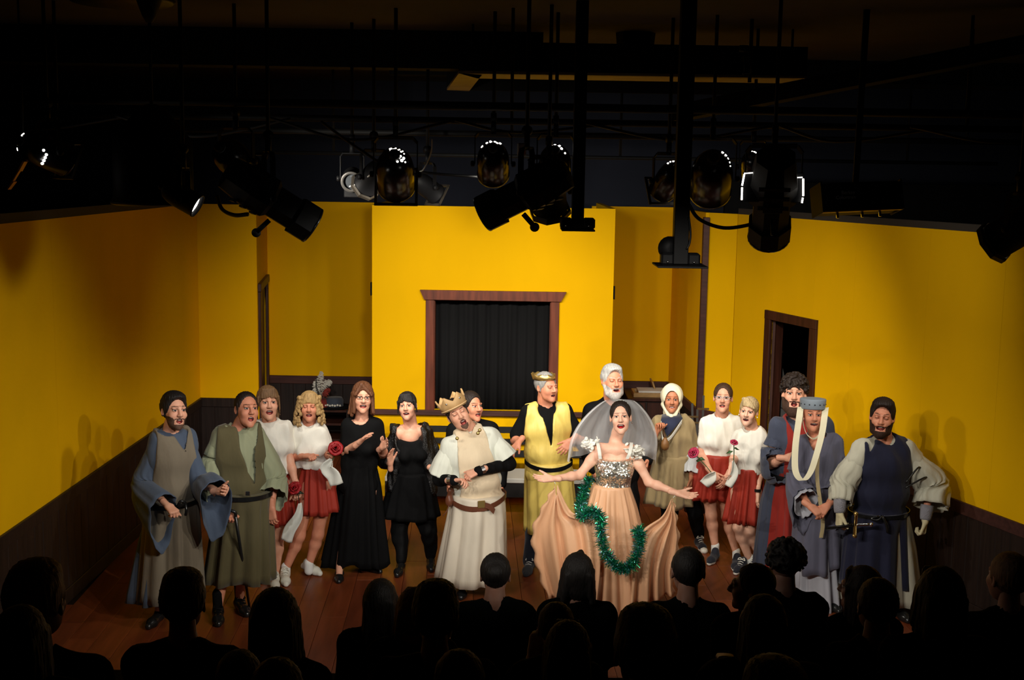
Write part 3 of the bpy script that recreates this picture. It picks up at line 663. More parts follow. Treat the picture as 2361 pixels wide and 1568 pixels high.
def blendm(h, k, t):
    c = tuple(np.array(HAIRC[h])*(1-t)+np.array(SK[k])*t); return mat('beard_%s_%s_%d' % (h, k, t*100), c, .7, noise=.4, nscale=(120, 120, 60), bump=.4, bscale=(220, 220, 120), spec=.2)
def head_sdf(openm=.6, smile=.3, eyes='open', beard=None, brow=None, jaw=1.0, fem=False, h=.0037, earring=False):
    """face looks along -Y, z up, origin mid-head, height .235. slots: 0 skin 1 lip 2 mouth 3 teeth 4 eyewhite 5 iris 6 hair"""
    v = Vol((-.105, -.15, -.165), (.105, .125, .13), h)
    jd = -.016*openm; brow = brow or (.72 if fem else 1.0)
    v.ell((0, .018, .032), (.074, .093, .086), k=.01)
    v.ell((0, -.022, -.030), (.062*jaw, .070, .078), k=.03)
    v.ell((0, -.040, -.070+jd*.6), (.050*jaw, .046, .040), k=.03)
    v.ell((0, -.076, -.098+jd), (.021*jaw, .019, .018), k=.03)
    for s in (-1, 1):
        v.ell((s*.037, -.066, -.026), (.024, .022, .024), k=.025)
        v.cap((s*.012, -.090, .030), (s*.042, -.078, .027), .010, .008, k=.014)
        v.ell((s*.0305, -.104, .010), (.017, .017, .011), k=.012, sub=True)
        v.ell((s*.0305, -.0785, .010), .0140, k=.002)
        v.ell((s*.078, .012, -.004), (.010, .019, .031), k=.006)
        v.ell((s*.085, .006, -.002), (.006, .011, .018), k=.005, sub=True)
        if earring: v.ell((s*.082, .002, -.042), .007, k=0, m=3)
    v.cap((0, -.091, .022), (0, -.113, -.020), .0085, .0135, k=.012)
    for s in (-1, 1): v.ell((s*.0125, -.103, -.025), (.009, .011, .008), k=.008)
    # eyes
    for s in (-1, 1):
        ex, ez = s*.0305, .010
        if eyes == 'open':
            v.paint(lambda x, y, z: ((np.abs(x-ex)/.0135)**2+((z-ez)/.0056)**2 < 1) & (y < -.07), 4)
            v.paint(lambda x, y, z: ((x-ex)**2+(z-ez-.001)**2 < .0068**2) & (np.abs(z-ez) < .0056) & (y < -.07), 5)
        hz = ez+(.0066 if eyes == 'open' else -.002)
        v.paint(lambda x, y, z: (np.abs(z-hz+((x-ex)/.03)**2*.006) < .0018) & (np.abs(x-ex) < .0150) & (y < -.066), 5)
        bw = .0028*brow
        v.paint(lambda x, y, z: (np.abs(z-.0325-.0035*np.sin((np.abs(x)-.008)/.040*2.4)) < bw) & (np.abs(x) > .012) & (np.abs(x) < .050) & (y < -.055), 8)
    # mouth
    mw = .019+.008*smile; mo = .003+.0135*openm; mz = -.060+jd*.45
    lw = .0042 if fem else .0034
    if beard in ('full', 'big', 'short', 'goatee', 'white'):
        if beard in ('full', 'big', 'white'):
            g = {'full': 1.0, 'big': 1.3, 'white': 1.12}[beard]
            v.ell((0, -.048, -.082+jd), (.056*jaw*g**.5, .050*g, .046*g), k=.02)
            v.ell((0, -.066, -.104+jd-.012*(g-1)*4), (.034*g, .032*g, .030*g), k=.02)
            for s in (-1, 1): v.cap((s*.066*jaw, -.010, -.02), (s*.050*jaw, -.045, -.085+jd), .012*g, .018*g, k=.015)
            v.cap((-.026, -.092, -.043), (.026, -.092, -.043), .008, .008, k=.01)
        if beard == 'goatee':
            v.paint(lambda x, y, z: (((x/.030)**2+((z-mz+.012)/.040)**2 < 1) & (y < -.06) & (z < -.034)) & ~((np.abs(x) > .017) & (z > mz-.012) & (z < mz+.008)), 7)
        else:
            v.paint(lambda x, y, z: (y < .018) & (((np.abs(x) > .034) & (z < -.024-.80*np.maximum(0, .068-np.abs(x)))) | ((np.abs(x) <= .034) & (z < mz-mo-.007)) | ((np.abs(z-(mz+mo+.0070)+.16*np.abs(x)) < .0040) & (np.abs(x) < .034) & (y < -.07))), 7)
    v.paint(lambda x, y, z: ((x/(mw+lw*.8))**2+((z-mz-smile*.10*np.abs(x))/(mo+lw))**2 < 1) & (y < -.05), 1)
    if openm > .05:
        v.ell((0, -.098, mz+smile*.0015), (mw, .034, mo), k=.003, m=2, sub=True)
        v.cap((-mw*.62, -.083, mz+mo*.72), (mw*.62, -.083, mz+mo*.72), .0042, k=0, m=3)
        if openm > .45: v.ell((0, -.070, mz-mo*.55), (mw*.6, .018, .0065), k=0, m=1)
    return v.mesh()

def hair_sdf(style, h=.0050, seed=1):
    rg = np.random.default_rng(seed)
    lo, hi = (-.15, -.16, -.36), (.15, .17, .20)
    if style in ('short', 'crop', 'balding', 'sideswept', 'thickshort'): lo, hi = (-.12, -.14, -.13), (.12, .14, .16)
    v = Vol(lo, hi, h)
    def face(zt=.062, w=.060, zb=-.13):     # carve the face opening
        v.ell((0, -.113, (zt+zb)/2), (w, .096, (zt-zb)/2), k=.010, sub=True)
    nape = lambda z: v.op(lambda x, y, zz: (zz-z)+0*x+0*y, (-.2, -.2, -.4), (.2, .2, z), 0.01, None, True)
    if style in ('short', 'thickshort', 'sideswept', 'crop', 'balding'):
        t = {'short': .010, 'thickshort': .012, 'sideswept': .013, 'crop': .007, 'balding': .007}[style]
        v.ell((0, .022, .036), (.074+t, .092+t, .086+t*1.2), k=.01)
        if style in ('sideswept', 'thickshort'):
            v.ell((.0, -.010, .098), (.066, .075, .034), k=.03)
        v.ell((0, -.114 if style != 'balding' else -.106, -.040), (.094, .104, .144 if style != 'balding' else .166), k=.008, sub=True)
        for s in (-1, 1):
            v.cap((s*.073, -.008, .04), (s*.075, -.006, -.028), .010, .006, k=.008)
            v.ell((s*.095, .010, -.010), (.024, .024, .034), k=.004, sub=True)
        nape(-.065)
    elif style in ('bob', 'long', 'mid', 'bun', 'fringe', 'updo', 'pixie', 'headband', 'pulled', 'pony'):
        t = .014 if style not in ('bun', 'updo', 'pixie', 'pulled', 'pony') else .009
        v.ell((0, .022, .038), (.075+t, .092+t, .088+t), k=.01)
        zl = {'bob': -.14, 'long': -.20, 'mid': -.12, 'fringe': -.17, 'bun': -.03, 'updo': -.03, 'pixie': -.02, 'headband': -.1, 'pulled': -.03, 'pony': -.03}[style]
        if style in ('bob', 'long', 'mid', 'fringe'):
            for s in (-1, 1):
                for i in range(6):
                    y = -.045+i*.028; x = .080-.006*abs(i-2); sw = rg.uniform(-.01, .012)
                    v.cap((s*x, y, .03), (s*(x+.012+sw), y-.004, zl+rg.uniform(-.015, .02)+(.02 if i == 0 else 0)), .018, .015, k=.012)
            v.ell((0, .07, -.03), (.072, .045, abs(zl)*.75), k=.03)
            v.ell((0, .03, -.12), (.05, .045, .09), k=.02, sub=True)
        face(.084 if style not in ('bun', 'updo') else .122, .068)
        if style == 'bob':
            for s_ in (-1, 1):
                for i in range(5): v.cap((-.02+.004*i, -.060+.012*i, .116), (s_*(.066+.002*i), -.070+.016*i, .030-.008*i), .015, .012, k=.010)
        if style in ('fringe', 'mid', 'pulled', 'pony'):
            n = 12
            for i in range(n):
                x = -.056+i*.112/(n-1); zz = {'fringe': .040, 'mid': .052, 'pulled': .056, 'pony': .054}[style]+rg.uniform(-.008, .008)
                v.cap((x*.7, -.060, .105), (x, -.083+abs(x)*.35, zz-abs(x)*.25), .012, .006, k=.006)
        if style == 'pixie':
            for i in range(8):
                x = -.05+i*.1/7; v.cap((-.03+x*.4, -.05, .115), (x+.01, -.084+abs(x)*.4, .060-.3*max(0, x)), .013, .008, k=.01)
            for s in (-1, 1): v.ell((s*.09, .012, -.012), (.018, .022, .03), k=.004, sub=True)
            nape(-.045)
        if style in ('pulled', 'pony'):
            for s_ in (-1, 1):
                for k_ in range(3): v.cap((s_*.074, -.045+.012*k_, .050), (s_*(.083+.002*k_), -.030+.012*k_, -.055-.02*k_*(style == 'pony')), .009, .004, k=.006)
            v.ell((0, .105, .02), (.04, .035, .05), k=.02)
            if style == 'pony': v.cap((0, .11, .03), (.075, .09, -.10), .030, .018, k=.02); v.cap((.05, .10, -.05), (.085, .06, -.15), .022, .010, k=.02)
            else: nape(-.075)
        if style in ('bun', 'updo'):
            v.ell((0, .105, .05 if style == 'updo' else .0), (.045, .04, .045), k=.02)
            for s in (-1, 1): v.ell((s*.09, .012, -.010), (.018, .024, .034), k=.004, sub=True)
            nape(-.06)
    elif style == 'curlylong':
        v.ell((0, .02, .04), (.09, .105, .10), k=.01)
        for i in range(420):
            a = rg.uniform(.62, 2*math.pi-.62); z = rg.uniform(-.15, .085); fl = 1+.42*np.clip((.06-z)/.16, 0, 1)
            rr = .083*fl; x, y = math.sin(a)*rr*1.08, -math.cos(a)*rr+.016
            if y < -.062 and abs(x) < .066: continue
            v.ell((x, y, z), rg.uniform(.009, .018), k=.004)
        face(.070, .058)
        for i in range(8):
            x = -.052+i*.104/7; v.cap((x*.6+.012, -.055, .112), (x, -.086+abs(x)*.4, .052-abs(x)*.3), .014, .010, k=.008)
    elif style == 'curly':
        v.ell((0, .03, .05), (.088, .10, .09), k=.01)
        for i in range(380):
            d = nrm(rg.normal(size=3)); 
            if d[2] < -.35: continue
            p = np.array((d[0]*.098, d[1]*.108+.03, d[2]*.105+.045)); v.ell(p, rg.uniform(.007, .014), k=.004)
        v.ell((0, -.130, -.04), (.072, .092, .118), k=.008, sub=True); nape(-.06)
    V, F, M = v.mesh()
    if style not in ('curly', 'curlylong'):
        N = vnormals(V, F); a = np.arctan2(V[:, 0], -V[:, 1]+.02)
        dsp = .0011*np.sin(a*34+np.sin(V[:, 2]*30)*1.5)+.0010*np.sin(a*71+V[:, 2]*40)+.0008*np.sin(V[:, 0]*400+V[:, 2]*60)
        V = V+N*dsp[:, None]
    return V, F, M

def hand_sdf(w, d, n, right, curl=(20, 25, 20), size=1.0, spread=.06, thumb=(.75, .55, .25), h=.0042):
    """w wrist, d to the fingers, n out of the palm; right = the person's right hand"""
    d = nrm(d); n = nrm(np.array(n)-d*np.dot(n, d)); s = np.cross(d, n)*(1 if right else -1); w = np.array(w, float)
    z = size; pts = []
    L = [.070, .079, .073, .056]; O = [.0275, .0092, -.0095, -.027]; K = [.088, .091, .087, .080]
    segs = []
    for i in range(4):
        kn = w+d*K[i]*z+s*O[i]*z; segs.append((w+d*.008*z+s*O[i]*.55*z, kn, .0145*z, .0125*z, .012)); p = kn
        ang = 0; sd = spread*(1.5-i)
        for j, fr_ in enumerate((.46, .30, .24)):
            c = curl[j] if not hasattr(curl[j], '__len__') else curl[j][i]
            ang += R(c); dd = d*math.cos(ang)+n*math.sin(ang)+s*sd*(1 if j == 0 else .6); q = p+nrm(dd)*L[i]*fr_*z
            segs.append((p, q, (.0098-.0012*j-.0008*(i == 3))*z, (.0092-.0014*j-.0008*(i == 3))*z, .003)); p = q
    tb = w+d*.022*z+s*.021*z; td = nrm(d*thumb[0]+s*thumb[1]+n*thumb[2]); p1 = tb+td*.040*z
    segs.append((w+d*.008*z+s*.01*z, tb, .016*z, .016*z, .012)); segs.append((tb, p1, .0155*z, .0115*z, .008))
    td2 = nrm(td+d*.35+n*.12); p2 = p1+td2*.031*z; segs.append((p1, p2, .011*z, .010*z, .004)); segs.append((p2, p2+nrm(td2+d*.1)*.024*z, .010*z, .0075*z, .003))
    A = np.array([q for sg in segs for q in sg[:2]]+[w-d*.05*z]); v = Vol(A.min(0)-.03, A.max(0)+.03, h)
    v.cap(w-d*.055*z, w+d*.012*z, .026*z, .0235*z, k=.01)
    for a, b, ra, rb, k in segs: v.cap(a, b, ra, rb, k=k)
    return v.mesh()

def rot_head(yaw, pitch, roll):
    """yaw>0 turns the face to image right; pitch>0 lifts the chin; roll>0 tips the crown to image left"""
    return np.array(Matrix.Rotation(-R(0), 3, 'Y') @ Matrix.Rotation(R(yaw), 3, 'Z') @ Matrix.Rotation(-R(pitch), 3, 'X') @ Matrix.Rotation(-R(roll), 3, 'Y'))
def place(g, o, Rm, s=1.0): return (np.asarray(g[0])@Rm.T*s+np.asarray(o),)+tuple(g[1:])

def limbs_mesh(chains, h, extra=None, k=.03):
    """chains: list of [(p, r), ...]"""
    A = np.array([p for c in chains for p, r in c]); rm = max(r for c in chains for p, r in c)
    v = Vol(A.min(0)-rm-.04, A.max(0)+rm+.04, h)
    for c in chains:
        for (p, r), (q, r2) in zip(c[:-1], c[1:]): v.cap(p, q, r, r2, k=k)
    if extra: extra(v)
    return v.mesh()

class Person:
    def __init__(s, label, Y, head, chin=None, yaw=0, pitch=0, roll=0, hs=1.0, foot=None, name='person', skin_='fair', group=None, face=None, hair=None, hairc='brown', lips=None, neck_r=.055):
        s.Y = Y; s.hc = at(head[0], head[1], Y); s.hs = hs; s.skin = skin(skin_)
        b = s.hc.copy(); b[2] = 0; s.t = thing(name, label, 'person', b, group); s.parts = []
        s.Rh = rot_head(yaw, pitch, roll)
        g = head_sdf(**(face or {})); s.slots = [s.skin, lips or LIPM, MOUTH, TEETH, EYEW, IRIS, hairm(hairc), blendm(hairc, skin_, {'short': .16, 'goatee': .16, 'full': .04}.get((face or {}).get('beard'), .08)), blendm(hairc, skin_, .35)]
        s.parts.append(place(g, s.hc, s.Rh, hs)); s.neck_r = neck_r
        if hair:
            hm = hairm(hairc); s.hair = obj('hair', place(hair_sdf(hair, seed=hash(label) % 97 if False else len(label)), s.hc, s.Rh, hs), hm, s.t)
    def P(s, px, py, dy=0.0): return at(px, py, s.Y+dy)
    def foot(s, px, py, dy=None):
        return floor_at(px, py)
    def lv(s, rows, ratio=.72, dy=0.02):
        out = []; r1 = ratio
        for i_, r in enumerate(rows):
            ratio = 1.0+(r1-1.0)*min(1, i_/max(1, len(rows)-1))
            a = s.P(r[0], r[2], dy); b = s.P(r[1], r[2], dy); rx = (b[0]-a[0])/2; out.append(((a+b)/2, rx, r[3] if len(r) > 3 else rx*ratio))
        return out
    def trousers(s, hip, legs, m, r=(.10, .075, .07), hw=.085, h=.014, name='trousers'):
        ch = []
        for sg, (kn, an) in zip((-1, 1), legs):
            h0 = hip+V3(sg*hw, 0, -.03); ch.append([(h0, r[0]), (h0*.45+kn*.55, (r[0]+r[1])/2), (kn, r[1]), (kn*.68+an*.32+V3(0, .012, 0), max(r[1]*.97, r[2])), (an, r[2])])
        s.add(name, folds(limbs_mesh(ch, h), .008, 8, 3), m)
    def HL(s, x, y, z): return s.hc+s.Rh@np.array((x, y, z))*s.hs
    def neck(s, base, chest=None):
        v0 = s.HL(0, .022, -.05); r = s.neck_r
        ch = [[(v0, r), ((v0+base)/2, r*.96), (base, r*1.12)]]
        s.limb(ch, .007, k=.03)
    def limb(s, chains, h=.008, extra=None, k=.03, m=0):
        g = limbs_mesh(chains, h, extra, k); s.parts.append((g[0], g[1], g[2]*0+m) if m else g)
    def core(s, nb, sl, sr, hip, arms, legs, b=1.0, h=.017, hw=.085, torso_r=(.095, .095), bare=False):
        """one volume: trunk, arms (elbow, wrist), legs (knee, ankle) - kept slim under clothing"""
        x = nrm(sr-sl); a = 1.0 if bare else .86; m = (sl+sr)/2; ch = []
        ch.append([(nb+V3(0, .02, -.04), .045), (m*.75+hip*.25+V3(0, .015, 0), torso_r[0]*b), (m*.4+hip*.6, torso_r[1]*b), (hip, torso_r[0]*b)])
        ch.append([(sl, .046*b), (m, .06*b), (sr, .046*b)])
        v0 = s.HL(0, .022, -.05); ch.append([(v0, s.neck_r), ((v0+nb)/2, s.neck_r*.95), (nb, s.neck_r*1.05)])
        for sh_, (e, w_) in zip((sl, sr), arms):
            ch.append([(sh_, .050*b*a), (sh_*.55+e*.45, .044*b*a), (e, .036*b*a), (e*.7+w_*.3, .037*b*a), (w_, .0245*b)])
        for sg, (kn, an) in zip((-1, 1), legs):
            h0 = hip+x*sg*hw-V3(0, 0, .05); ch.append([(h0, .085*b*a), (h0*.45+kn*.55, .068*b*a), (kn, .052*b*a), (kn*.68+an*.32+V3(0, .012, 0), .051*b*a), (an, .034*b)])
        s.limb(ch, h, k=.03)
    def hand(s, w, d, n, right, **k): s.parts.append(hand_sdf(w, d, n, right, **k))
    def done(s):
        return obj('body', jq(*s.parts), s.slots, s.t)
    def add(s, name, g, m, smooth=True, solid=0, label=None):
        o = obj(name, g, m, s.t, smooth and name not in ('belt', 'ribbon', 'chin_band', 'braid_trim', 'strap', 'belt_tail', 'white_collar', 'watch', 'bracelet'))
        if solid: md = o.modifiers.new('thickness', 'SOLIDIFY'); md.thickness = solid; md.offset = -1
        if label: o['label'] = label
        return o

def garment(prims, h, fold=None, cuts=(), seed=0):
    h = h*1.16 if h > .0075 else h
    """prims: ('c',a,b,ra,rb,k) / ('e',c,r,k,rot); cuts same"""
    pts = []
    for p in prims:
        if p[0] == 'c':
            r = max(p[3], p[4]); pts += [np.array(p[1])-r, np.array(p[1])+r, np.array(p[2])-r, np.array(p[2])+r]
        else: r = max(p[2]) if hasattr(p[2], '__len__') else p[2]; pts += [np.array(p[1])-r, np.array(p[1])+r]
    A = np.array(pts); v = Vol(A.min(0)-.03, A.max(0)+.03, h)
    for L, sub in ((prims, False), (cuts, True)):
        for p in L:
            if p[0] == 'c': v.cap(p[1], p[2], p[3], p[4], k=p[5], sub=sub)
            elif p[0] == 'v':       # V opening through the front: top point, bottom point, half width at the top
                tp, bp, hw_ = np.array(p[1]), np.array(p[2]), p[3]; ymax = p[4] if len(p) > 4 else (tp[1]+.06)
                def fv(x, y, z):
                    t_ = (z-bp[2])/(tp[2]-bp[2]); f_ = np.abs(x-(bp[0]+(tp[0]-bp[0])*t_))-hw_*np.maximum(t_, 0)
                    return np.maximum(np.maximum(f_, (bp[2]-z)+0*f_), y-ymax+0*f_)
                v.op(fv, v.lo, v.lo+v.h*v.n, .003, None, True)
            elif p[0] == 'plane':
                o, n = np.array(p[1]), nrm(p[2])    # remove the side n points to
                v.op(lambda x, y, z: -((x-o[0])*n[0]+(y-o[1])*n[1]+(z-o[2])*n[2]), v.lo, v.lo+v.h*v.n, 0.004, None, True)
            else: v.ell(p[1], p[2], k=p[3], sub=sub, rot=p[4] if len(p) > 4 else None)
    g = v.mesh()
    if fold: g = folds(g, *fold, seed=seed)
    return g
def inset(a, b, i=.028, d=.016):
    x = nrm(b-a); return a+x*i-V3(0, 0, d), b-x*i-V3(0, 0, d)
def sides(sl, sr, i):
    """cut planes that leave only the front and back panel of a sleeveless layer"""
    x = nrm(sr-sl); return [('plane', sl+x*i, -x+V3(0, 0, .12)), ('plane', sr-x*i, x+V3(0, 0, .12))]
def torso(nb, sl, sr, hip, chest=(.185, .125), waist=(.165, .12), hipr=(.18, .13), sh=.050, grow=0.0, bust=0.0):
    """prims for the trunk; nb neck base, sl/sr shoulder joints, hip centre"""
    nb, sl, sr, hip = map(np.array, (nb, sl, sr, hip)); m = (sl+sr)/2; x = nrm(sr-sl); z = nrm(m-hip); y = nrm(np.cross(z, x)); x = np.cross(y, z); rot = np.stack([x, y, z], 1)
    Lm = np.linalg.norm(m-hip); g = grow
    P = [('c', sl, sr, sh+g, sh+g, .05), ('c', nb, sl, .045+g, sh+g, .05), ('c', nb, sr, .045+g, sh+g, .05),
         ('e', m-z*Lm*.27, (chest[0]+g, chest[1]+g, Lm*.36), .06, rot),
         ('e', m-z*Lm*.66, (waist[0]+g, waist[1]+g, Lm*.34), .06, rot),
         ('e', hip-z*.02, (hipr[0]+g, hipr[1]+g, .14), .06, rot)]
    if bust:
        for s_ in (-1, 1): P.append(('e', m-z*Lm*.36+x*s_*chest[0]*.42-y*chest[1]*.72, (.062+g*.5, .052+bust+g*.5, .058+g*.5), .04, rot))
    return P, (x, y, z, m, rot)
def sleeve(chain, k=.04):
    return [('c', a[0], b[0], a[1], b[1], k) for a, b in zip(chain[:-1], chain[1:])]
def skirt(levels, n=100, nf=14, amp=.025, seed=0, hem=0.0, y_axis=None, sharp=.5, twist=0.0):
    """levels: list of (centre, rx, ry); folds deepen towards the hem"""
    rg = np.random.default_rng(seed); a = np.linspace(0, 2*math.pi, n, endpoint=False); ph = rg.uniform(0, 6.3, 6)
    l0 = levels[0]; levels = [(np.array(l0[0], float)+V3(0, 0, .012), l0[1]*.82, l0[2]*.82), (np.array(l0[0], float)+V3(0, 0, .004), l0[1]*.97, l0[2]*.97)]+list(levels)
    C = [np.array(l[0], float) for l in levels]; K = 30; rings = []
    w1 = 1.2*np.sin(2*a+ph[0])+.9*np.sin(3*a+ph[1])+.5*np.sin(5*a+ph[2])
    wave = np.sin(nf*a+w1*1.3); wave = np.sign(wave)*np.abs(wave)**sharp*.8+.45*np.sin(nf*1.9*a+w1+ph[3])
    for i in range(K):
        t = i/(K-1)*(len(C)-1); j = min(int(t), len(C)-2); f = t-j; f2 = f
        c = C[j]*(1-f2)+C[j+1]*f2; rx = levels[j][1]*(1-f2)+levels[j+1][1]*f2; ry = levels[j][2]*(1-f2)+levels[j+1][2]*f2
        g = max(0, (t-2)/(len(C)-3)); am = amp*(g**.8)*(1+.25*np.sin(a*2+ph[4]))
        aw = a+twist*g
        rr = 1+am/max(rx, ry)*wave
        p = np.stack([c[0]+np.cos(aw)*rx*rr, c[1]+np.sin(aw)*ry*rr, np.full(n, c[2])], 1)
        if hem: p[:, 2] += hem*g**3*(np.sin(a*3+ph[5])+.6*np.sin(a*7+ph[0]))
        rings.append(p)
    V, F = loft(rings); return V, [f[::-1] for f in F] if False else F
def bell(path, radii, n=40, flat=1.0, hang=0.0, nf=9, amp=.10, seed=0):
    """open hanging sleeve along a path; lower side drops by hang at the mouth"""
    rg = np.random.default_rng(seed); P = spline(path, 22); rr = np.interp(np.linspace(0, 1, 22), np.linspace(0, 1, len(radii)), radii)
    a = np.linspace(0, 2*math.pi, n, endpoint=False); ph = rg.uniform(0, 6.3, 4); rings = []
    for i, p in enumerate(P):
        d = nrm(P[min(i+1, 21)]-P[max(i-1, 0)]); x, y, _ = basis(d, (0, 0, 1)); g = i/21
        w_ = 1+amp*g**.7*(np.sin(nf*a+ph[0]+2*np.sin(2*a+ph[1]))+.5*np.sin(nf*1.7*a+ph[2]+g*2))
        q = p+rr[i]*w_[:, None]*(np.cos(a)[:, None]*x*flat+np.sin(a)[:, None]*y)
        q[:, 2] -= hang*g**2*np.clip(-(q[:, 2]-p[2])/rr[i], 0, 1)
        rings.append(q)
    return loft(rings)
def belt(c, rx, ry, wd, tilt=(0, 0), n=48, thick=.006, sag=0.0):
    a = np.linspace(0, 2*math.pi, n, endpoint=False); c = np.array(c, float); R_ = []
    for r, z in ((0, -wd/2), (thick, -wd/2), (thick, wd/2), (0, wd/2)):
        x = np.cos(a)*(rx+r); y = np.sin(a)*(ry+r)
        R_.append(np.stack([c[0]+x, c[1]+y, c[2]+z+x*tilt[0]+y*tilt[1]-sag*np.maximum(0, -np.sin(a))**2], 1))
    return loft(R_+[R_[0]])
def shoe(p, d, kind, s=1.0, h=.0078):
    """p: sole point under the ankle, d: toe direction; slots 0 upper 1 sole/trim 2 skin-or-sock"""
    p = np.array(p, float); d = nrm(V3(d[0], d[1], 0)); x = np.cross(d, V3(0, 0, 1)); up = V3(0, 0, 1)
    heel = p-d*.055*s; ball = p+d*.12*s; toe = p+d*.175*s
    v = Vol(np.minimum.reduce([heel, toe, p])-.08, np.maximum.reduce([heel, toe, p])+V3(.08, .08, .20), h)
    hz = {'flat': .030, 'oxford': .048, 'sneaker': .050, 'canvas': .045, 'hi': .048, 'clog': .05}[kind]
    v.cap(heel+up*hz*.8, p+up*hz, .033*s, .036*s, k=.02); v.cap(p+up*hz, ball+up*hz*.62, .037*s, .041*s, k=.02); v.cap(ball+up*hz*.62, toe+up*hz*.5, .040*s, .027*s, k=.02)
    if kind in ('oxford', 'sneaker', 'hi', 'canvas'): v.cap(p+up*.05, p+up*(.085 if kind != 'hi' else .13)-d*.008, .037*s, .036*s, k=.02)
    if kind == 'flat': v.ell(p+d*.03+up*.062, (.045, .045, .035), k=.01, sub=True)
    o = p; v.op(lambda X, Y_, Z: Z+0*X+0*Y_-np.float32(p[2]+.002), v.lo, V3(*(v.lo+v.h*v.n)[:2], p[2]), 0, None, True)
    if kind in ('sneaker', 'canvas', 'hi'): v.paint(lambda X, Y_, Z: Z+0*X+0*Y_ < p[2]+.022, 1)
    if kind == 'hi': v.ell(toe+up*.02, (.036, .036, .03), k=0.001, m=1)
    return v.mesh()
def laces(p, d, n=4, z0=.062, z1=.10, s=1.0):
    p = np.array(p, float); d = nrm(V3(d[0], d[1], 0)); x = np.cross(d, V3(0, 0, 1)); gs = []
    for i in range(n):
        f = i/(n-1); c = p+d*(.10-.075*f)*s+V3(0, 0, z0+(z1-z0)*f)
        gs.append(tube([c-x*.024*s-V3(0, 0, .006), c+d*.004+V3(0, 0, .004), c+x*.024*s-V3(0, 0, .006)], .0038, 5))
    c = p+d*.02*s+V3(0, 0, z1+.004)
    for sg in (-1, 1): gs.append(tube(spline([c, c+x*sg*.02+d*.01+V3(0, 0, .014), c+x*sg*.034+d*.02-V3(0, 0, .004), c+x*sg*.012+d*.008], 10), .0035, 5))
    return join(*gs)
# ================================================================== THE CAST
def cloth(name, rgb, rough=.8, bump=.35, sheen=.15, spec=.2, noise=.14, bs=(30, 30, 9)):
    c = srgb(*rgb); return mat('cloth_'+name, c, rough, noise=noise, nscale=(7, 7, 3), bump=bump, bscale=bs, sheen=sheen, spec=spec)
BLUEG = cloth('slate_blue', (78, 90, 110)); TAUPE = cloth('taupe', (128, 117, 100)); OLIVE = cloth('olive', (98, 90, 62)); SAGE = cloth('sage', (160, 164, 132))
TEE = cloth('white_tee', (238, 234, 222), .85, .25); REDS = cloth('red_satin', (165, 52, 38), .5, .2, 0, .4); BLK = cloth('black', (13, 13, 14), .85, .3, 0, .12); LACE = cloth('black_lace', (9, 9, 10), .3, .9, 0, .6, bs=(120, 120, 120))
CREAM = cloth('cream', (228, 208, 176), .7); OFFW = cloth('off_white', (226, 228, 214), .8); STONE = cloth('stone_satin', (214, 203, 184), .5, .15, 0, .4)
GOLD = cloth('gold_satin', (226, 200, 104), .42, .3, 0, .5); PEACH = cloth('peach_satin', (224, 172, 132), .45, .12, 0, .45); TANC = cloth('tan_coat', (158, 138, 100)); NAVY = cloth('navy', (31, 33, 55)); ASH = cloth('ash', (200, 197, 178))
CRIM = cloth('crimson', (150, 42, 34)); DUSK = cloth('dusk_blue', (66, 72, 90)); SLATE = cloth('slate', (98, 98, 116)); SILV = cloth('silver', (176, 178, 188), .5, .15, 0, .4); LEATH = mat('brown_leather', (.13, .04, .018), .45, noise=.3); BLEATH = mat('black_leather', (.01, .01, .01), .25, spec=.5)
TIGHT = cloth('black_tights', (11, 11, 12), .7, .1, 0, .15); IVORY = cloth('ivory', (236, 228, 196)); KNIT = cloth('grey_knit', (150, 148, 156), .8, .9, bs=(150, 150, 150)); GLOVE = cloth('glove', (208, 196, 158)); SOCKW = cloth('white_sock', (236, 236, 230)); SHW = cloth('white_shoe', (222, 220, 206), .5); SHSOLE = cloth('shoe_sole', (235, 232, 220), .6)
GOLDM = mat('gold_metal', (.62, .42, .14), .32, .85); SILVM = mat('silver_metal', (.7, .7, .7), .25, 1.0); TRIMC = cloth('braid', (190, 172, 130))
CANV = cloth('dark_canvas', (34, 36, 46), .8)
def two_shoes(p, feet, kind, mats, s=1.0, lace=None):
    for (pt, d) in feet:
        sh_ = p.add('shoe', shoe(pt, d, kind, s), mats)
        if lace: obj('laces', laces(pt, d, s=s, z0=.066 if kind != 'oxford' else .07, z1=.10), lace, sh_)

# ---------- A: taupe tunic over blue robe, far left
p = Person('bearded person in taupe tunic over a slate-blue wide-sleeved robe, leftmost of the cast', 8.95, (402, 948), yaw=38, pitch=6, roll=-4, hs=1.10, face=dict(openm=.7, beard='short', smile=.1), hair='sideswept', hairc='black')
nb = p.P(392, 1000, .05); sl = p.P(356, 1010, -.04); sr = p.P(436, 1002, .10); sl, sr = inset(sl, sr); hip = p.P(396, 1175, .03)
eL, wL = p.P(335, 1112, -.05), p.P(386, 1166, -.28); eR, wR = p.P(462, 1112, .02), p.P(503, 1133, -.24)
fL, fR = V3(p.t.location[0]-.16, 8.98, 0), V3(p.t.location[0]+.10, 8.86, 0)
kL, kR = fL*.5+hip*.5+V3(-.02, -.03, 0), fR*.5+hip*.5+V3(.02, -.03, 0)
p.core(nb, sl, sr, hip, ((eL, wL), (eR, wR)), ((kL, fL+V3(0, 0, .09)), (kR, fR+V3(0, 0, .09))))
p.hand(wL, (.65, -.5, -.35), (.1, .2, -1), True, curl=(65, 80, 45), thumb=(.8, .3, .5)); p.hand(wR, (.75, -.5, .15), (-.4, -.3, .3), False, curl=(60, 80, 45))
p.done()
two_shoes(p, ((fL, (-.2, -1)), (fR, (.3, -1))), 'oxford', [BLEATH, BLEATH])
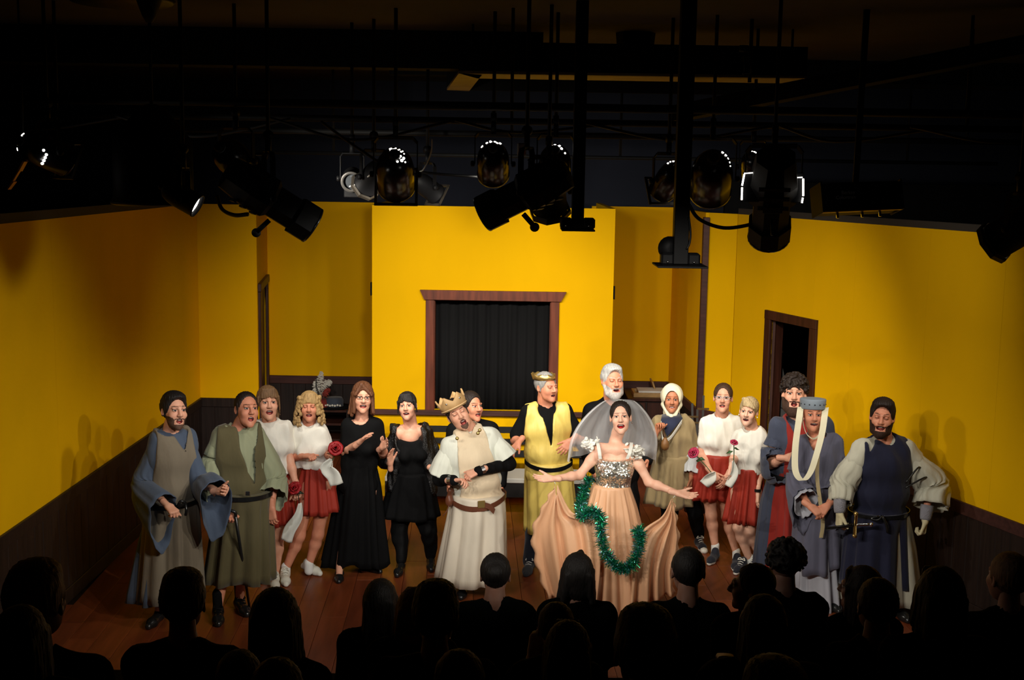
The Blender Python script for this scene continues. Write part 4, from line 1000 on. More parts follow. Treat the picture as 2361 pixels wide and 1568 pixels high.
T, fr_ = torso(nb, sl, sr, hip, (.195, .135), (.17, .13), (.18, .14), grow=.006)
p.add('robe_top', garment(T+sleeve([(sl, .066), (sl*.8+eL*.2, .07)])+sleeve([(sr, .064), (sr*.8+eR*.2, .068)]), .010, (.008, 7), [('c', nb+V3(.01, -.01, .01), nb+V3(.02, -.03, .12), .06, .07, .008)]), BLUEG)
p.add('sleeve', bell([sl+V3(0, 0, -.02), eL*.6+sl*.4, eL+V3(0, -.04, -.03), wL+V3(-.04, .03, -.02)], [.058, .080, .092, .112], hang=.27, seed=1, amp=.045, nf=6), BLUEG, solid=.004)
p.add('sleeve', bell([sr+V3(0, 0, -.03), eR, eR*.45+wR*.55, wR+V3(-.015, 0, -.03)], [.058, .082, .11, .12], hang=.24, seed=2, amp=.045, nf=6), BLUEG, solid=.004)
T2, _ = torso(nb, sl, sr, hip, (.195, .135), (.17, .13), (.18, .14), grow=.026)
x, y, z, m, rot = fr_
vb = p.P(420, 1048, -.14); vt = p.P(397, 994, -.12)
p.add('tunic', garment(T2, .009, (.006, 6), sides(sl, sr, -.036)+[('v', p.P(402, 995, -.1), vb, .055, nb[1]), ('c', nb+V3(0, -.02, .02), nb+V3(0, -.10, .12), .080, .09, .01), ('plane', p.P(398, 1172, 0), (0, 0, -1))]), TAUPE)
p.add('tunic_skirt', skirt(p.lv([(340, 456, 1152), (334, 456, 1200), (318, 466, 1378)], .72), nf=9, amp=.030, seed=4, hem=.008), TAUPE, solid=.004)
p.add('robe_skirt', skirt(p.lv([(352, 436, 1160), (330, 440, 1230), (300, 452, 1382)], .70, .05), nf=9, amp=.03, seed=6), BLUEG, solid=.004)
p.add('belt', belt((p.P(398, 1155, .02)), .198, .198, .035, (.06, 0)), BLEATH)
kn = p.P(428, 1160, -.19); p.add('belt_knot', join(tube(spline([kn, kn+V3(-.03, -.02, .02), kn+V3(-.05, -.01, -.02), kn], 12), .012, 6), tube(spline([kn, kn+V3(.01, -.02, -.05), kn+V3(0, -.01, -.09)], 8), .011, 6)), BLEATH)

# ---------- B: olive vest and cane
p = Person('person in olive vest and sage tunic leaning on a cane', 9.12, (569, 944), yaw=32, pitch=8, roll=-4, hs=1.06, skin_='ruddy', face=dict(openm=.85, smile=.1, jaw=1.06), hair='balding', hairc='dkbrown')
nb = p.P(549, 990, .06); sl = p.P(500, 1000, -.04); sr = p.P(600, 992, .08); sl, sr = inset(sl, sr); hip = p.P(562, 1165, .03)
eL, wL = p.P(484, 1105, -.03), p.P(516, 1178, -.24); eR, wR = p.P(631, 1105, .10), p.P(627, 1170, .0)
fL, fR = floor_at(503, 1425), floor_at(553, 1405); aL, aR = fL+V3(0, 0, .10), fR+V3(0, 0, .10)
kL, kR = p.P(518, 1300, -.02), p.P(560, 1295, .0)
p.core(nb, sl, sr, hip, ((eL, wL), (eR, wR)), ((kL, aL), (kR, aR)), b=1.05, h=.0095)
CANE_TOP = p.P(543, 1190, -.30); CANE_BOT = floor_at(577, 1412)
p.hand(wL, (.75, -.45, -.25), (.1, .3, -1), True, curl=(50, 60, 45), thumb=(.8, .25, .2)); p.hand(wR, (.05, -.15, -1), (.35, .9, 0), False, curl=(25, 35, 25))
p.done()
for f_, a_ in ((fL, aL), (fR, aR)): p.add('sock', folds(limbs_mesh([[(a_-V3(0, 0, .04), .037), (a_+V3(0, 0, .10), .043)]], .008), .002, 20), BLK)
two_shoes(p, ((fL, (.25, -1)), (fR, (.5, -.9))), 'oxford', [BLEATH, BLEATH], 1.08, BLK)
T, fr_ = torso(nb, sl, sr, hip, (.205, .145), (.19, .145), (.195, .15), grow=.006)
p.add('under_tunic', garment(T+sleeve([(sl, .07), (sl*.8+eL*.2, .075)])+sleeve([(sr, .07), (sr*.8+eR*.2, .075)]), .010, (.010, 7), [('c', nb+V3(.01, -.01, .02), nb+V3(.02, -.05, .12), .056, .066, .01)], seed=3), SAGE)
p.add('sleeve', bell([sl+V3(-.01, 0, -.02), sl*.4+eL*.6, eL*.8+wL*.2+V3(0, .02, 0), eL*.4+wL*.6+V3(0, .03, 0)], [.058, .10, .105, .10], hang=.06, seed=4, amp=.10), SAGE, solid=.004)
p.add('sleeve', bell([sr+V3(.01, 0, -.02), sr*.4+eR*.6, eR+V3(.0, 0, -.01), wR+V3(0, 0, .09)], [.058, .095, .105, .115], hang=.07, seed=5, amp=.09), SAGE, solid=.004)
T2, _ = torso(nb, sl, sr, hip, (.205, .145), (.19, .145), (.195, .15), grow=.026)
vt, vb = p.P(565, 992, -.12), p.P(578, 1126, -.20)
p.add('vest', garment(T2, .009, (.006, 6), sides(sl, sr, -.036)+[('plane', p.P(563, 1150, 0), (0, 0, -1)), ('v', p.P(563, 985, -.1), vb, .078, nb[1]), ('c', nb, nb+V3(0, -.02, .12), .080, .09, .01)], seed=5), OLIVE)
p.add('vest_skirt', skirt(p.lv([(500, 626, 1134), (496, 624, 1180), (474, 628, 1336)], .74), nf=10, amp=.032, seed=9, hem=.010), OLIVE, solid=.004)
p.add('belt', belt(p.P(563, 1135, .02), .217, .217, .034, (0, 0)), BLEATH); bk = p.P(571, 1138, -.215)
p.add('buckle', obox(bk, V3(1, 0, 0), V3(0, 1, 0), V3(0, 0, 1), .035, .012, .035, .003), SILVM, False)
cn = thing('walking_cane', 'slim black walking cane held by the person in the olive vest', 'cane', CANE_BOT)
obj('shaft', tube([CANE_BOT, CANE_TOP], [.010, .013], 10), BLEATH, cn)
obj('handle', tube(spline([CANE_TOP, CANE_TOP+V3(.0, -.01, .03), CANE_TOP+V3(-.035, -.01, .045), CANE_TOP+V3(-.075, .02, .03)], 12), .013, 8), BLEATH, cn)
obj('ferrule', tube([CANE_BOT, CANE_BOT+nrm(CANE_TOP-CANE_BOT)*.03], .014, 10), SILVM, cn)

# ---------- roses
PETAL = mat('rose_petal', (.42, .012, .016), .5, noise=.35, nscale=(40, 40, 40)); PINKP = mat('pink_petal', (.5, .03, .09), .5, noise=.3, nscale=(40, 40, 40)); LEAFG = mat('rose_leaf', (.03, .09, .025), .5); LEAFD = mat('dark_leaf', (.012, .022, .012), .5)
def rose(label, c, up, stem_to, r=.045, pm=None, cloth_path=None, leafm=None, wd=.07):
    pm = pm or PETAL; leafm = leafm or LEAFG; c = np.array(c); up = nrm(up); x, y, _ = basis(up); t = thing('rose', label, 'rose', c, 'fabric roses')
    for ring, (n, rr, h, op) in enumerate(((3, .35, .010, .15), (4, .62, .004, .5), (6, 1.0, -.006, 1.0))):
        for i in range(n):
            a = 2*math.pi*(i+.4*ring)/n; dr = math.cos(a)*x+math.sin(a)*y; tg = np.cross(up, dr); rows = []
            for k in range(4):
                f = k/3; rad = r*(.18+.82*f*op)*(.5+.5*rr)+.004; hh = h+r*(.75*math.sin(f*1.9))-(.22*r*f*f*op); w_ = r*(.25+.75*math.sin(.5+f*2.0))*rr**.5
                rows.append(np.array([c+dr*(rad-.25*w_*abs(s)**2)+up*hh+tg*w_*s for s in (-.9, -.45, 0, .45, .9)]))
            g = loft(rows, False); o = obj('petal', g, pm, t); md = o.modifiers.new('t', 'SOLIDIFY'); md.thickness = .002
    s_ = np.array(stem_to); obj('stem', tube(spline([c, c*.5+s_*.5+V3(.008, 0, 0), s_], 10), .004, 6), leafm, t)
    for f, sg in ((.18, 1), (.3, -1)):
        b = c*(1-f)+s_*f; ld = nrm(x*sg+up*-.3); ln = np.cross(ld, up); o = obj('leaf', (np.array([b, b+ld*.03+ln*.018, b+ld*.065-up*.01, b+ld*.03-ln*.018, b+ld*.03+up*.004]), [(0, 1, 4), (1, 2, 4), (2, 3, 4), (3, 0, 4)]), leafm, t); md = o.modifiers.new('t', 'SOLIDIFY'); md.thickness = .0015
    if cloth_path is not None:
        P = spline(cloth_path, 18); rows = []
        for i, q in enumerate(P):
            f = i/17; w_ = wd*(.25+.75*math.sin(min(1, f*1.15)*1.9)); d = nrm(P[min(i+1, 17)]-P[max(i-1, 0)]); sx = nrm(np.cross(d, V3(0, 1, 0)))
            rows.append(np.array([q+sx*w_*s+V3(0, .016*math.sin(s*5+f*4), 0) for s in np.linspace(-.5, .5, 9)]))
        o = obj('ribbon', loft(rows, False), TULLEW, t); md = o.modifiers.new('t', 'SOLIDIFY'); md.thickness = .002
    return t
TULLEW = cloth('ribbon_white', (226, 226, 216), .8)
def tee_girl(label, Y, head, nb, sl, sr, hip, aL, aR, knees, ankles, shirt_hem, skirt_rows, seed, slv=.55, sz=1.0, b=.92, hands=None, legm=None, **kw):
    """person in white T-shirt and red skirt; arms ((elbow),(wrist)) as pixel triples"""
    p = Person(label, Y, head, **kw)
    P = lambda q: p.P(*q); nb, sl, sr, hip = P(nb), P(sl), P(sr), P(hip); sl, sr = inset(sl, sr, .022, .026); eL, wL = P(aL[0]), P(aL[1]); eR, wR = P(aR[0]), P(aR[1])
    k2 = [P(k) for k in knees]; a2 = [P(k) for k in ankles]
    p.core(nb, sl, sr, hip, ((eL, wL), (eR, wR)), list(zip(k2, a2)), b=b, h=.0095, bare=True, hw=.075)
    for w_, hd, rt in ((wL, hands[0], True), (wR, hands[1], False)):
        if hd: p.hand(w_, hd[0], hd[1], rt, size=.92, **(hd[2] if len(hd) > 2 else {}))
    p.done()
    T, _ = torso(nb, sl, sr, hip, (.160, .115), (.15, .112), (.165, .12), sh=.05, grow=.010, bust=.004)
    hb = P(shirt_hem)
    p.add('t_shirt', garment(T+sleeve([(sl, .062), (sl*(1-slv)+eL*slv, .068)])+sleeve([(sr, .062), (sr*(1-slv)+eR*slv, .068)]), .0085, (.008, 8), [('c', nb+V3(0, -.01, .0), nb+V3(0, -.03, .10), .062, .075, .008), ('plane', hb, (0, 0, -1))], seed=seed), TEE)
    p.add('skirt', skirt(p.lv(skirt_rows, .80), nf=11, amp=.026, seed=seed, hem=.008), REDS, solid=.003)
    p.sh = (wL, wR, a2); return p
# ---------- C
p = tee_girl('person with brown fringe in white T-shirt and red skirt behind the olive vest', 9.95, (618, 929), (621, 972, .04), (584, 982, 0), (660, 982, .02), (634, 1105, .03), ((588, 1065, .04), (600, 1130, 0)), ((668, 1062, .0), (684, 1124, -.08)), ((612, 1232, .04), (642, 1236, 0)), ((615, 1318, .08), (634, 1330, 0)),
    (620, 1090, 0), [(596, 662, 1080), (590, 668, 1120), (580, 678, 1203)], 3, yaw=18, pitch=6, hs=1.10, face=dict(openm=.8, smile=.7, fem=True), hair='pony', hairc='ltbrown', skin_='fair', hands=(None, ((.15, -.25, -1), (-.6, .8, 0), dict(curl=(55, 60, 40)))))
two_shoes(p, ((floor_at(614, 1332), (0, -1)), (floor_at(634, 1348), (.2, -1))), 'sneaker', [SHW, SHSOLE], .92, SHSOLE)
for a in p.sh[2]: p.add('sock', limbs_mesh([[(a-V3(0, 0, .05), .038), (a+V3(0, 0, .01), .038)]], .008), SOCKW)
rose('drooping red rose with dark leaves and white ribbon held beside a red skirt', p.P(681, 1128, -.16), (-.2, -.7, .6), p.P(690, 1160, -.14), .055, None, [p.P(692, 1160, -.15), p.P(688, 1190, -.15), p.P(668, 1222, -.14), p.P(660, 1248, -.13)], LEAFD, .10)
# ---------- D
p = tee_girl('person with curly blonde hair in white T-shirt and red skirt holding a rose', 10.05, (713, 938), (713, 977, .04), (683, 988, 0), (743, 988, 0), (730, 1100, .02), ((676, 1052, 0), (703, 1052, -.17)), ((756, 1046, .0), (764, 1056, -.20)), ((690, 1236, -.02), (733, 1232, .02)), ((659, 1312, 0), (712, 1303, .03)),
    (715, 1078, 0), [(698, 760, 1068), (694, 765, 1105), (690, 774, 1180)], 5, yaw=8, pitch=4, hs=.98, face=dict(openm=.5, smile=.6, fem=True, eyes='closed'), hair='curlylong', hairc='blonde', skin_='ruddy', hands=(((.7, -.5, .15), (.2, .2, -1), dict(curl=(70, 80, 40))), ((.2, -.6, .5), (-.7, 0, .3), dict(curl=(60, 70, 40)))))
two_shoes(p, ((floor_at(657, 1338), (.25, -1)), (floor_at(710, 1318), (.8, -.75))), 'sneaker', [SHW, SHSOLE], .95, SHSOLE)
for a in p.sh[2]: p.add('sock', limbs_mesh([[(a-V3(0, 0, .05), .039), (a+V3(0, 0, .02), .041)]], .008), SOCKW)
rose('open red rose with a bow of white tulle held by the curly blonde person', p.P(774, 1036, -.26), (.1, -.8, .5), p.P(766, 1062, -.24), .058, None, [p.P(764, 1058, -.25), p.P(752, 1078, -.25), p.P(768, 1096, -.24), p.P(776, 1118, -.24)], None, .12)
# ---------- E
def spectacles(p, m, w=.024, hh=.015, y=-.112, z=.010):
    gs = []
    for s in (-1, 1):
        a = np.linspace(0, 2*math.pi, 18); gs.append(tube([p.HL(s*.032+w*math.cos(t)*1.0, y+.010*abs(math.cos(t))*(1 if s*math.cos(t) > 0 else .2), z+hh*math.sin(t)) for t in a], .0019, 5, False))
        gs.append(tube([p.HL(s*.056, y+.010, z+.004), p.HL(s*.080, .0, z+.004)], .0019, 5))
    gs.append(tube([p.HL(-.009, y, z+.003), p.HL(.009, y, z+.003)], .0019, 5)); p.add('spectacles', join(*gs), m)
p = Person('person with auburn bob and glasses clapping in a long black dress', 10.18, (836, 917), yaw=12, pitch=4, roll=-3, hs=1.02, face=dict(openm=.6, smile=1.0, fem=True), hair='bob', hairc='auburn', skin_='fair')
spectacles(p, mat('glasses_frame', (.08, .05, .03), .3, .5))
nb = p.P(834, 962, .05); sl = p.P(797, 978, 0); sr = p.P(872, 978, .02); sl, sr = inset(sl, sr); hip = p.P(826, 1110, .02)
eL, wL = p.P(797, 1042, -.02), p.P(828, 1020, -.24); eR, wR = p.P(884, 1046, 0), p.P(880, 1032, -.24)
fL, fR = floor_at(783, 1330), floor_at(846, 1312); kL, kR = p.P(800, 1220), p.P(846, 1215)
p.core(nb, sl, sr, hip, ((eL, wL), (eR, wR)), ((kL, fL+V3(0, .02, .08)), (kR, fR+V3(0, .02, .08))), h=.0095, bare=True)
for f_, a in ((fL, (.1, -1)), (fR, (.8, -.7))): p.limb([[(f_+V3(0, .01, .09), .032), (f_+V3(a[0]*.09, a[1]*.09, .035), .027)]], .007)
p.hand(wL, (.55, -.3, .55), (.5, -.1, -.5), True, curl=(8, 12, 10), size=.95); p.hand(wR, (.35, -.45, .35), (-.3, -.75, .3), False, curl=(10, 14, 10), size=.95); p.done()
T, _ = torso(nb, sl, sr, hip, (.165, .12), (.15, .115), (.17, .13), sh=.05, grow=.012, bust=.015)
p.add('dress_top', garment(T+sleeve([(sl, .062), (eL*.75+sl*.25, .056)])+sleeve([(sr, .062), (eR*.75+sr*.25, .056)]), .0085, (.006, 6), [('c', nb+V3(0, -.05, -.01), nb+V3(0, -.08, .08), .072, .085, .008)], seed=8), BLK)
p.add('dress_skirt', skirt(p.lv([(800, 864, 1060), (782, 872, 1120), (766, 878, 1220), (752, 884, 1302)], .62), nf=9, amp=.04, seed=11, hem=.035), BLK, solid=.003)
two_shoes(p, ((fL, (.1, -1)), (fR, (.8, -.7))), 'flat', [BLEATH, BLEATH], .95)
# ---------- F
p = Person('dark-haired person in short black dress and sequinned black shawl', 10.32, (939, 937), yaw=-4, pitch=8, roll=6, hs=.97, face=dict(openm=.4, smile=.8, fem=True), hair='pulled', hairc='black', skin_='fair', lips=mat('rose_lips', srgb(178, 60, 58), .4))
nb = p.P(946, 975, .05); sl = p.P(913, 995, 0); sr = p.P(985, 990, .04); sl, sr = inset(sl, sr); hip = p.P(950, 1125, .03)
eL, wL = p.P(890, 1060, .02), p.P(900, 1070, -.22); eR, wR = p.P(1002, 1060, .06), p.P(990, 1078, -.1)
fL, fR = floor_at(924, 1318), floor_at(993, 1306); kL, kR = p.P(922, 1222), p.P(987, 1222)
p.core(nb, sl, sr, hip, ((eL, wL), (eR, wR)), ((kL, fL+V3(0, .02, .09)), (kR, fR+V3(0, .02, .09))), h=.0095, bare=True)
p.limb([[(nb+V3(-.06, -.02, -.06), .05), (nb+V3(0, -.05, -.12), .075), (nb+V3(.06, -.02, -.06), .05)]], .008)
p.hand(wL, (.0, -.3, 1), (.7, -.5, 0), True, curl=(10, 12, 10), size=.93); p.done()
T, _ = torso(nb, sl, sr, hip, (.165, .125), (.155, .12), (.175, .13), sh=.04, grow=.012, bust=.02)
p.add('dress_top', garment(T, .0085, (.004, 6), [('plane', p.P(946, 1010), (0, -.1, 1))], seed=2), BLK)
p.add('dress_skirt', skirt(p.lv([(908, 990, 1090), (894, 1002, 1135), (880, 1012, 1190)], .72), nf=8, amp=.02, seed=3, hem=.006), BLK, solid=.003)
p.add('shawl', folds(garment(T[:3]+sleeve([(sl, .075), (eL, .075), (wL*.6+eL*.4, .07)])+sleeve([(sr, .075), (eR, .08), (wR*.6+eR*.4, .07)])+[('c', sl+V3(.03, -.08, 0), hip+V3(-.16, -.06, .02), .05, .07, .03), ('c', sr+V3(-.0, -.08, 0), hip+V3(.17, -.03, 0), .05, .07, .03)], .0085, None, [('c', nb+V3(0, 0, .02), nb+V3(0, -.2, -.12), .085, .12, .01)]), .010, 11, 4), LACE)
p.trousers(p.P(952, 1150, .03), ((kL, fL+V3(0, .02, .10)), (kR, fR+V3(0, .02, .10))), TIGHT, (.104, .072, .050), name='tights')
two_shoes(p, ((fL, (-.1, -1)), (fR, (.1, -1))), 'clog', [BLEATH, BLEATH], .95)
# ---------- G: the king
p = Person('person in tan crown and cream robe leaning sideways at stage centre', 9.7, (1056, 955), yaw=10, pitch=10, roll=26, hs=1.08, skin_='fair', face=dict(openm=1.0, smile=.3, beard='goatee', jaw=1.12, eyes='closed'), hair='crop', hairc='dkbrown', neck_r=.062)
nb = p.P(1083, 990, .05); sl = p.P(1030, 1024, -.03); sr = p.P(1140, 1000, .05); sl, sr = inset(sl, sr); hip = p.P(1100, 1150, .03)
eL, wL = p.P(1014, 1104, -.02), p.P(1046, 1108, -.26); eR, wR = p.P(1172, 1070, .02), p.P(1104, 1086, -.27)
fL, fR = V3(hip[0]-.10, 9.72, 0), V3(hip[0]+.12, 9.72, 0)
p.core(nb, sl, sr, hip, ((eL, wL), (eR, wR)), ((fL+V3(0, 0, .48), fL+V3(0, 0, .09)), (fR+V3(0, 0, .48), fR+V3(0, 0, .09))), b=1.1)
p.hand(wL, (.75, -.35, .12), (.2, -.5, -.7), True, curl=(45, 55, 30)); p.hand(wR, (-.85, -.3, -.3), (-.3, .3, -.8), False, curl=(45, 60, 35)); p.done()
two_shoes(p, ((fL, (-.1, -1)), (fR, (.2, -1))), 'oxford', [BLEATH, BLEATH])
T, fr_ = torso(nb, sl, sr, hip, (.215, .16), (.215, .185), (.21, .18), grow=.008)
p.add('black_undershirt', garment(sleeve([(sl*.4+eL*.6, .052), (eL, .055), (wL, .042)])+sleeve([(sr*.4+eR*.6, .052), (eR, .055), (wR, .042)]), .008, (.004, 9)), BLK)
p.add('tunic', garment(T+sleeve([(sl, .070), (sl*.8+eL*.2, .075)])+sleeve([(sr, .070), (sr*.8+eR*.2, .075)]), .0095, (.006, 6), [('c', nb, nb+V3(-.05, -.03, .14), .064, .07, .008)], seed=7), OFFW)
p.add('sleeve', bell([sl+V3(0, 0, -.0), sl*.5+eL*.5, sl*.12+eL*.88], [.058, .094, .104], hang=.02, seed=31, amp=.05), OFFW, solid=.004)
p.add('sleeve', bell([sr+V3(0, 0, -.0), sr*.5+eR*.5, sr*.2+eR*.8], [.058, .094, .106], hang=.02, seed=32, amp=.05), OFFW, solid=.004)
T2, _ = torso(nb, sl, sr, hip, (.215, .16), (.215, .185), (.21, .18), grow=.026)
p.add('vest', garment(T2, .0095, (.006, 6), sides(sl, sr, .04)+[('c', nb, nb+V3(-.05, -.03, .14), .066, .075, .008), ('v', p.P(1082, 985, -.1), p.P(1083, 1012, -.2), .03, nb[1])], seed=8), CREAM)
p.add('robe_skirt', skirt(p.lv([(1040, 1164, 1140, .20), (1036, 1168, 1190, .21), (1008, 1172, 1338, .23)]), nf=7, amp=.032, seed=21, hem=.006), STONE, solid=.004)
p.add('belt', belt(p.P(1101, 1143, .02), .232, .214, .042, (.06, 0), sag=.055), LEATH)
bc = p.P(1110, 1163, -.20); p.add('buckle', join(obox(bc, nrm((1, 0, .1)), V3(0, 1, 0), V3(0, 0, 1), .06, .012, .06, .004)), GOLDM, False)
p.add('belt_tail', strip(spline([p.P(1112, 1164, -.19), p.P(1128, 1168, -.20), p.P(1140, 1180, -.20)], 8), V3(.35, 0, 1), .045), LEATH)
pc = p.P(1036, 1156, -.10); p.add('pouch', garment([('e', pc, (.035, .04, .05), .01), ('c', pc+V3(0, 0, .04), pc+V3(.01, 0, .09), .02, .03, .02)], .006, (.003, 20)), LEATH)
p.add('pouch_string', tube(spline([pc+V3(0, -.04, -.02), pc+V3(-.02, -.05, -.07), pc+V3(-.05, -.05, -.11)], 8), .004, 5), LEATH)
for px_, py_ in ((1106, 992), (1102, 999), (1054, 1011)): p.add('brooch', lathe([(.013, 0), (.015, .004), (.007, .009)], p.P(px_, py_, -.165), (0, -1, .2), 12), GOLDM)
wt = wR+nrm((.85, .3, .3))*.035; p.add('watch', tube([wt-nrm((.85, .3, .3))*.014, wt+nrm((.85, .3, .3))*.014], .036, 14), SILVM)
bt = wL-nrm((.75, -.35, .12))*.03; p.add('bracelet', tube([bt-nrm((.75, -.35, .12))*.016, bt+nrm((.75, -.35, .12))*.016], .040, 14), SILVM)
def crown(p, n, r0, r1, h0, h1, z0, m, name='crown', pit=0, th=.006, band=None):
    a = np.linspace(0, 2*math.pi, 96, endpoint=False); w_ = np.abs(((a*n/(2*math.pi)) % 1)-.5)*2; rows = []
    for rr, hh in ((r0, 0), (r0+(r1-r0)*.4, .4), (r1, 1)):
        zz = z0+hh*(h0+h1*w_**1.2)*1.0; rows.append(np.stack([np.cos(a)*rr, .016+np.sin(a)*rr*1.18-zz*pit, zz], 1))
    g = loft(rows); g = (np.array([p.HL(*q) for q in g[0]]), g[1]); o = p.add(name, g, m, True, th)
    if band: b = np.stack([np.cos(a)*(r0+.004), .016+np.sin(a)*(r0+.004)*1.18, np.full(96, z0+.012)], 1); obj('band', tube([p.HL(*q) for q in list(b)+[b[0]]], .005, 6, False), band, o)
    return o
co = crown(p, 6, .098, .114, .062, .050, .050, mat('tan_felt', srgb(205, 165, 112), .6, noise=.15), th=.012, band=mat('tan_cord', srgb(222, 188, 140), .5))
for k in range(6):
    a = 2*math.pi*k/6; q = (math.cos(a)*.110, .016+math.sin(a)*.110*1.18, .112); obj('jewel', lathe([(.009, 0), (.006, .006)], p.HL(*q), p.Rh@V3(math.cos(a), math.sin(a), 0), 10), SILVM, co)
# ---------- H: half hidden behind the king
p = Person('person in black half hidden behind the crowned person in cream', 11.0, (1088, 937), yaw=38, pitch=4, hs=1.08, skin_='ruddy', face=dict(openm=.7, smile=.8), hair='short', hairc='dkbrown')
nb = p.P(1084, 972, .05); sl = p.P(1042, 988, 0); sr = p.P(1140, 986, .04); sl, sr = inset(sl, sr); hip = p.P(1090, 1120, .04); fL, fR = V3(hip[0]-.1, 11.0, 0), V3(hip[0]+.1, 11.0, 0)
eL, wL = p.P(1028, 1060), p.P(1034, 1110, -.05); eR, wR = p.P(1160, 1060), p.P(1158, 1115, -.05)
lg = ((fL+V3(0, 0, .42), fL+V3(0, 0, .09)), (fR+V3(0, 0, .42), fR+V3(0, 0, .09)))
p.core(nb, sl, sr, hip, ((eL, wL), (eR, wR)), lg); p.hand(wL, (0, -.1, -1), (1, 0, 0), True); p.hand(wR, (0, -.1, -1), (-1, 0, 0), False); p.done()
T, _ = torso(nb, sl, sr, hip, grow=.01); p.add('shirt', garment(T+sleeve([(sl, .068), (eL, .06), (wL, .05)])+sleeve([(sr, .068), (eR, .06), (wR, .05)]), .011, (.006, 6), [('c', nb, nb+V3(0, -.05, .1), .062, .07, .01)]), BLK)
p.trousers(hip, lg, BLK); two_shoes(p, ((fL, (0, -1)), (fR, (.1, -1))), 'oxford', [BLEATH, BLEATH])
# ---------- I: gold tunic
p = Person('grey-haired person in gold tunic and small gold crown', 10.38, (1260, 893), yaw=38, pitch=2, hs=1.02, skin_='ruddy', face=dict(openm=.3, smile=.3, eyes='closed', jaw=1.05), hair='short', hairc='grey', neck_r=.06)
nb = p.P(1256, 935, .06); sl = p.P(1212, 950, -.02); sr = p.P(1308, 944, .08); sl, sr = inset(sl, sr); hip = p.P(1266, 1085, .03)
eL, wL = p.P(1188, 1015, .03), p.P(1196, 1020, -.22); eR, wR = p.P(1336, 1012, .06), p.P(1318, 1016, -.20)
fL, fR = floor_at(1222, 1314), floor_at(1290, 1316); lg = ((p.P(1236, 1200), fL+V3(0, .02, .09)), (p.P(1288, 1200), fR+V3(0, .02, .09)))
p.core(nb, sl, sr, hip, ((eL, wL), (eR, wR)), lg, b=1.04, h=.0095, bare=True)
p.hand(wL, (-.45, -.5, -.45), (.3, .3, -1), True, curl=(18, 25, 20)); p.hand(wR, (-.6, -.3, -.6), (-.3, .5, -.5), False, curl=(15, 22, 20), spread=.14); p.done()
T, _ = torso(nb, sl, sr, hip, (.20, .145), (.195, .15), (.195, .155), grow=.008)
p.add('black_shirt', garment(T+sleeve([(sl, .07), (sl*.2+eL*.8, .074)])+sleeve([(sr, .07), (sr*.2+eR*.8, .074)]), .0095, (.006, 6), [('c', nb+V3(.01, 0, .0), nb+V3(.02, -.04, .1), .062, .075, .008)]), BLK)
T2, _ = torso(nb, sl, sr, hip, (.20, .145), (.195, .15), (.195, .155), grow=.027)
nk = p.P(1262, 968, -.15)
p.add('tunic_top', garment(T2, .009, (.006, 6), sides(sl, sr, -.036)+[('c', nb, nb+V3(.01, -.05, .12), .085, .09, .01), ('e', p.P(1265, 942, -.16), (.105, .20, .105), .008), ('v', p.P(1264, 962, -.1), p.P(1272, 1036, -.2), .045, nb[1])], seed=12), GOLD)
p.add('tunic_skirt', skirt(p.lv([(1212, 1318, 1066, .175), (1212, 1322, 1110, .18), (1212, 1334, 1226, .20)]), nf=7, amp=.018, seed=14, hem=.008), GOLD, solid=.004)
p.add('belt', belt(p.P(1265, 1064, .02), .206, .182, .035, (0, 0), sag=.035), BLK)
p.trousers(hip-V3(0, 0, .03), lg, cloth('dark_jeans', (30, 34, 44)))
two_shoes(p, ((fL, (-.2, -1)), (fR, (.3, -1))), 'sneaker', [cloth('grey_shoe', (58, 60, 62)), cloth('grey_shoe', (58, 60, 62))], 1.05, SHSOLE)
crown(p, 10, .090, .097, .040, .012, .066, GOLDM, pit=-.25)
# ---------- J: white beard
p = Person('white-bearded person in black shirt standing behind the bride', 10.75, (1412, 879), yaw=14, pitch=4, hs=1.14, skin_='ruddy', face=dict(openm=.4, smile=.3, beard='white', jaw=1.1, eyes='closed'), hair='thickshort', hairc='white', neck_r=.065)
nb = p.P(1408, 922, .06); sl = p.P(1358, 945, 0); sr = p.P(1468, 942, .04); sl, sr = inset(sl, sr); hip = p.P(1420, 1090, .04); fL, fR = V3(hip[0]-.1, 10.75, 0), V3(hip[0]+.14, 10.75, 0)
eL, wL = p.P(1346, 1020), p.P(1366, 1080, -.1); eR, wR = p.P(1494, 1015), p.P(1492, 1062, -.16); lg = ((p.P(1400, 1190), fL+V3(0, .02, .09)), (p.P(1455, 1190), fR+V3(0, .02, .09)))
p.core(nb, sl, sr, hip, ((eL, wL), (eR, wR)), lg, b=1.1); p.hand(wL, (.3, -.3, -.8), (.8, .3, 0), True); p.hand(wR, (-.1, -.5, -.4), (-.8, .1, .1), False, curl=(50, 60, 40)); p.done()
T, _ = torso(nb, sl, sr, hip, (.22, .16), (.22, .175), (.21, .17), grow=.012)
p.add('shirt', garment(T+sleeve([(sl, .085), (eL, .075), (wL, .055)])+sleeve([(sr, .085), (eR, .075), (wR, .055)]), .010, (.007, 6), [('c', nb+V3(.01, -.02, 0), nb+V3(.02, -.08, .1), .066, .08, .01), ('v', p.P(1416, 925, -.1), p.P(1418, 950, -.18), .03, nb[1])], seed=5), BLK)
p.trousers(hip, lg, BLK, (.12, .09, .08)); two_shoes(p, ((fL, (-.1, -1)), (fR, (.2, -1))), 'oxford', [BLEATH, BLEATH], 1.1)
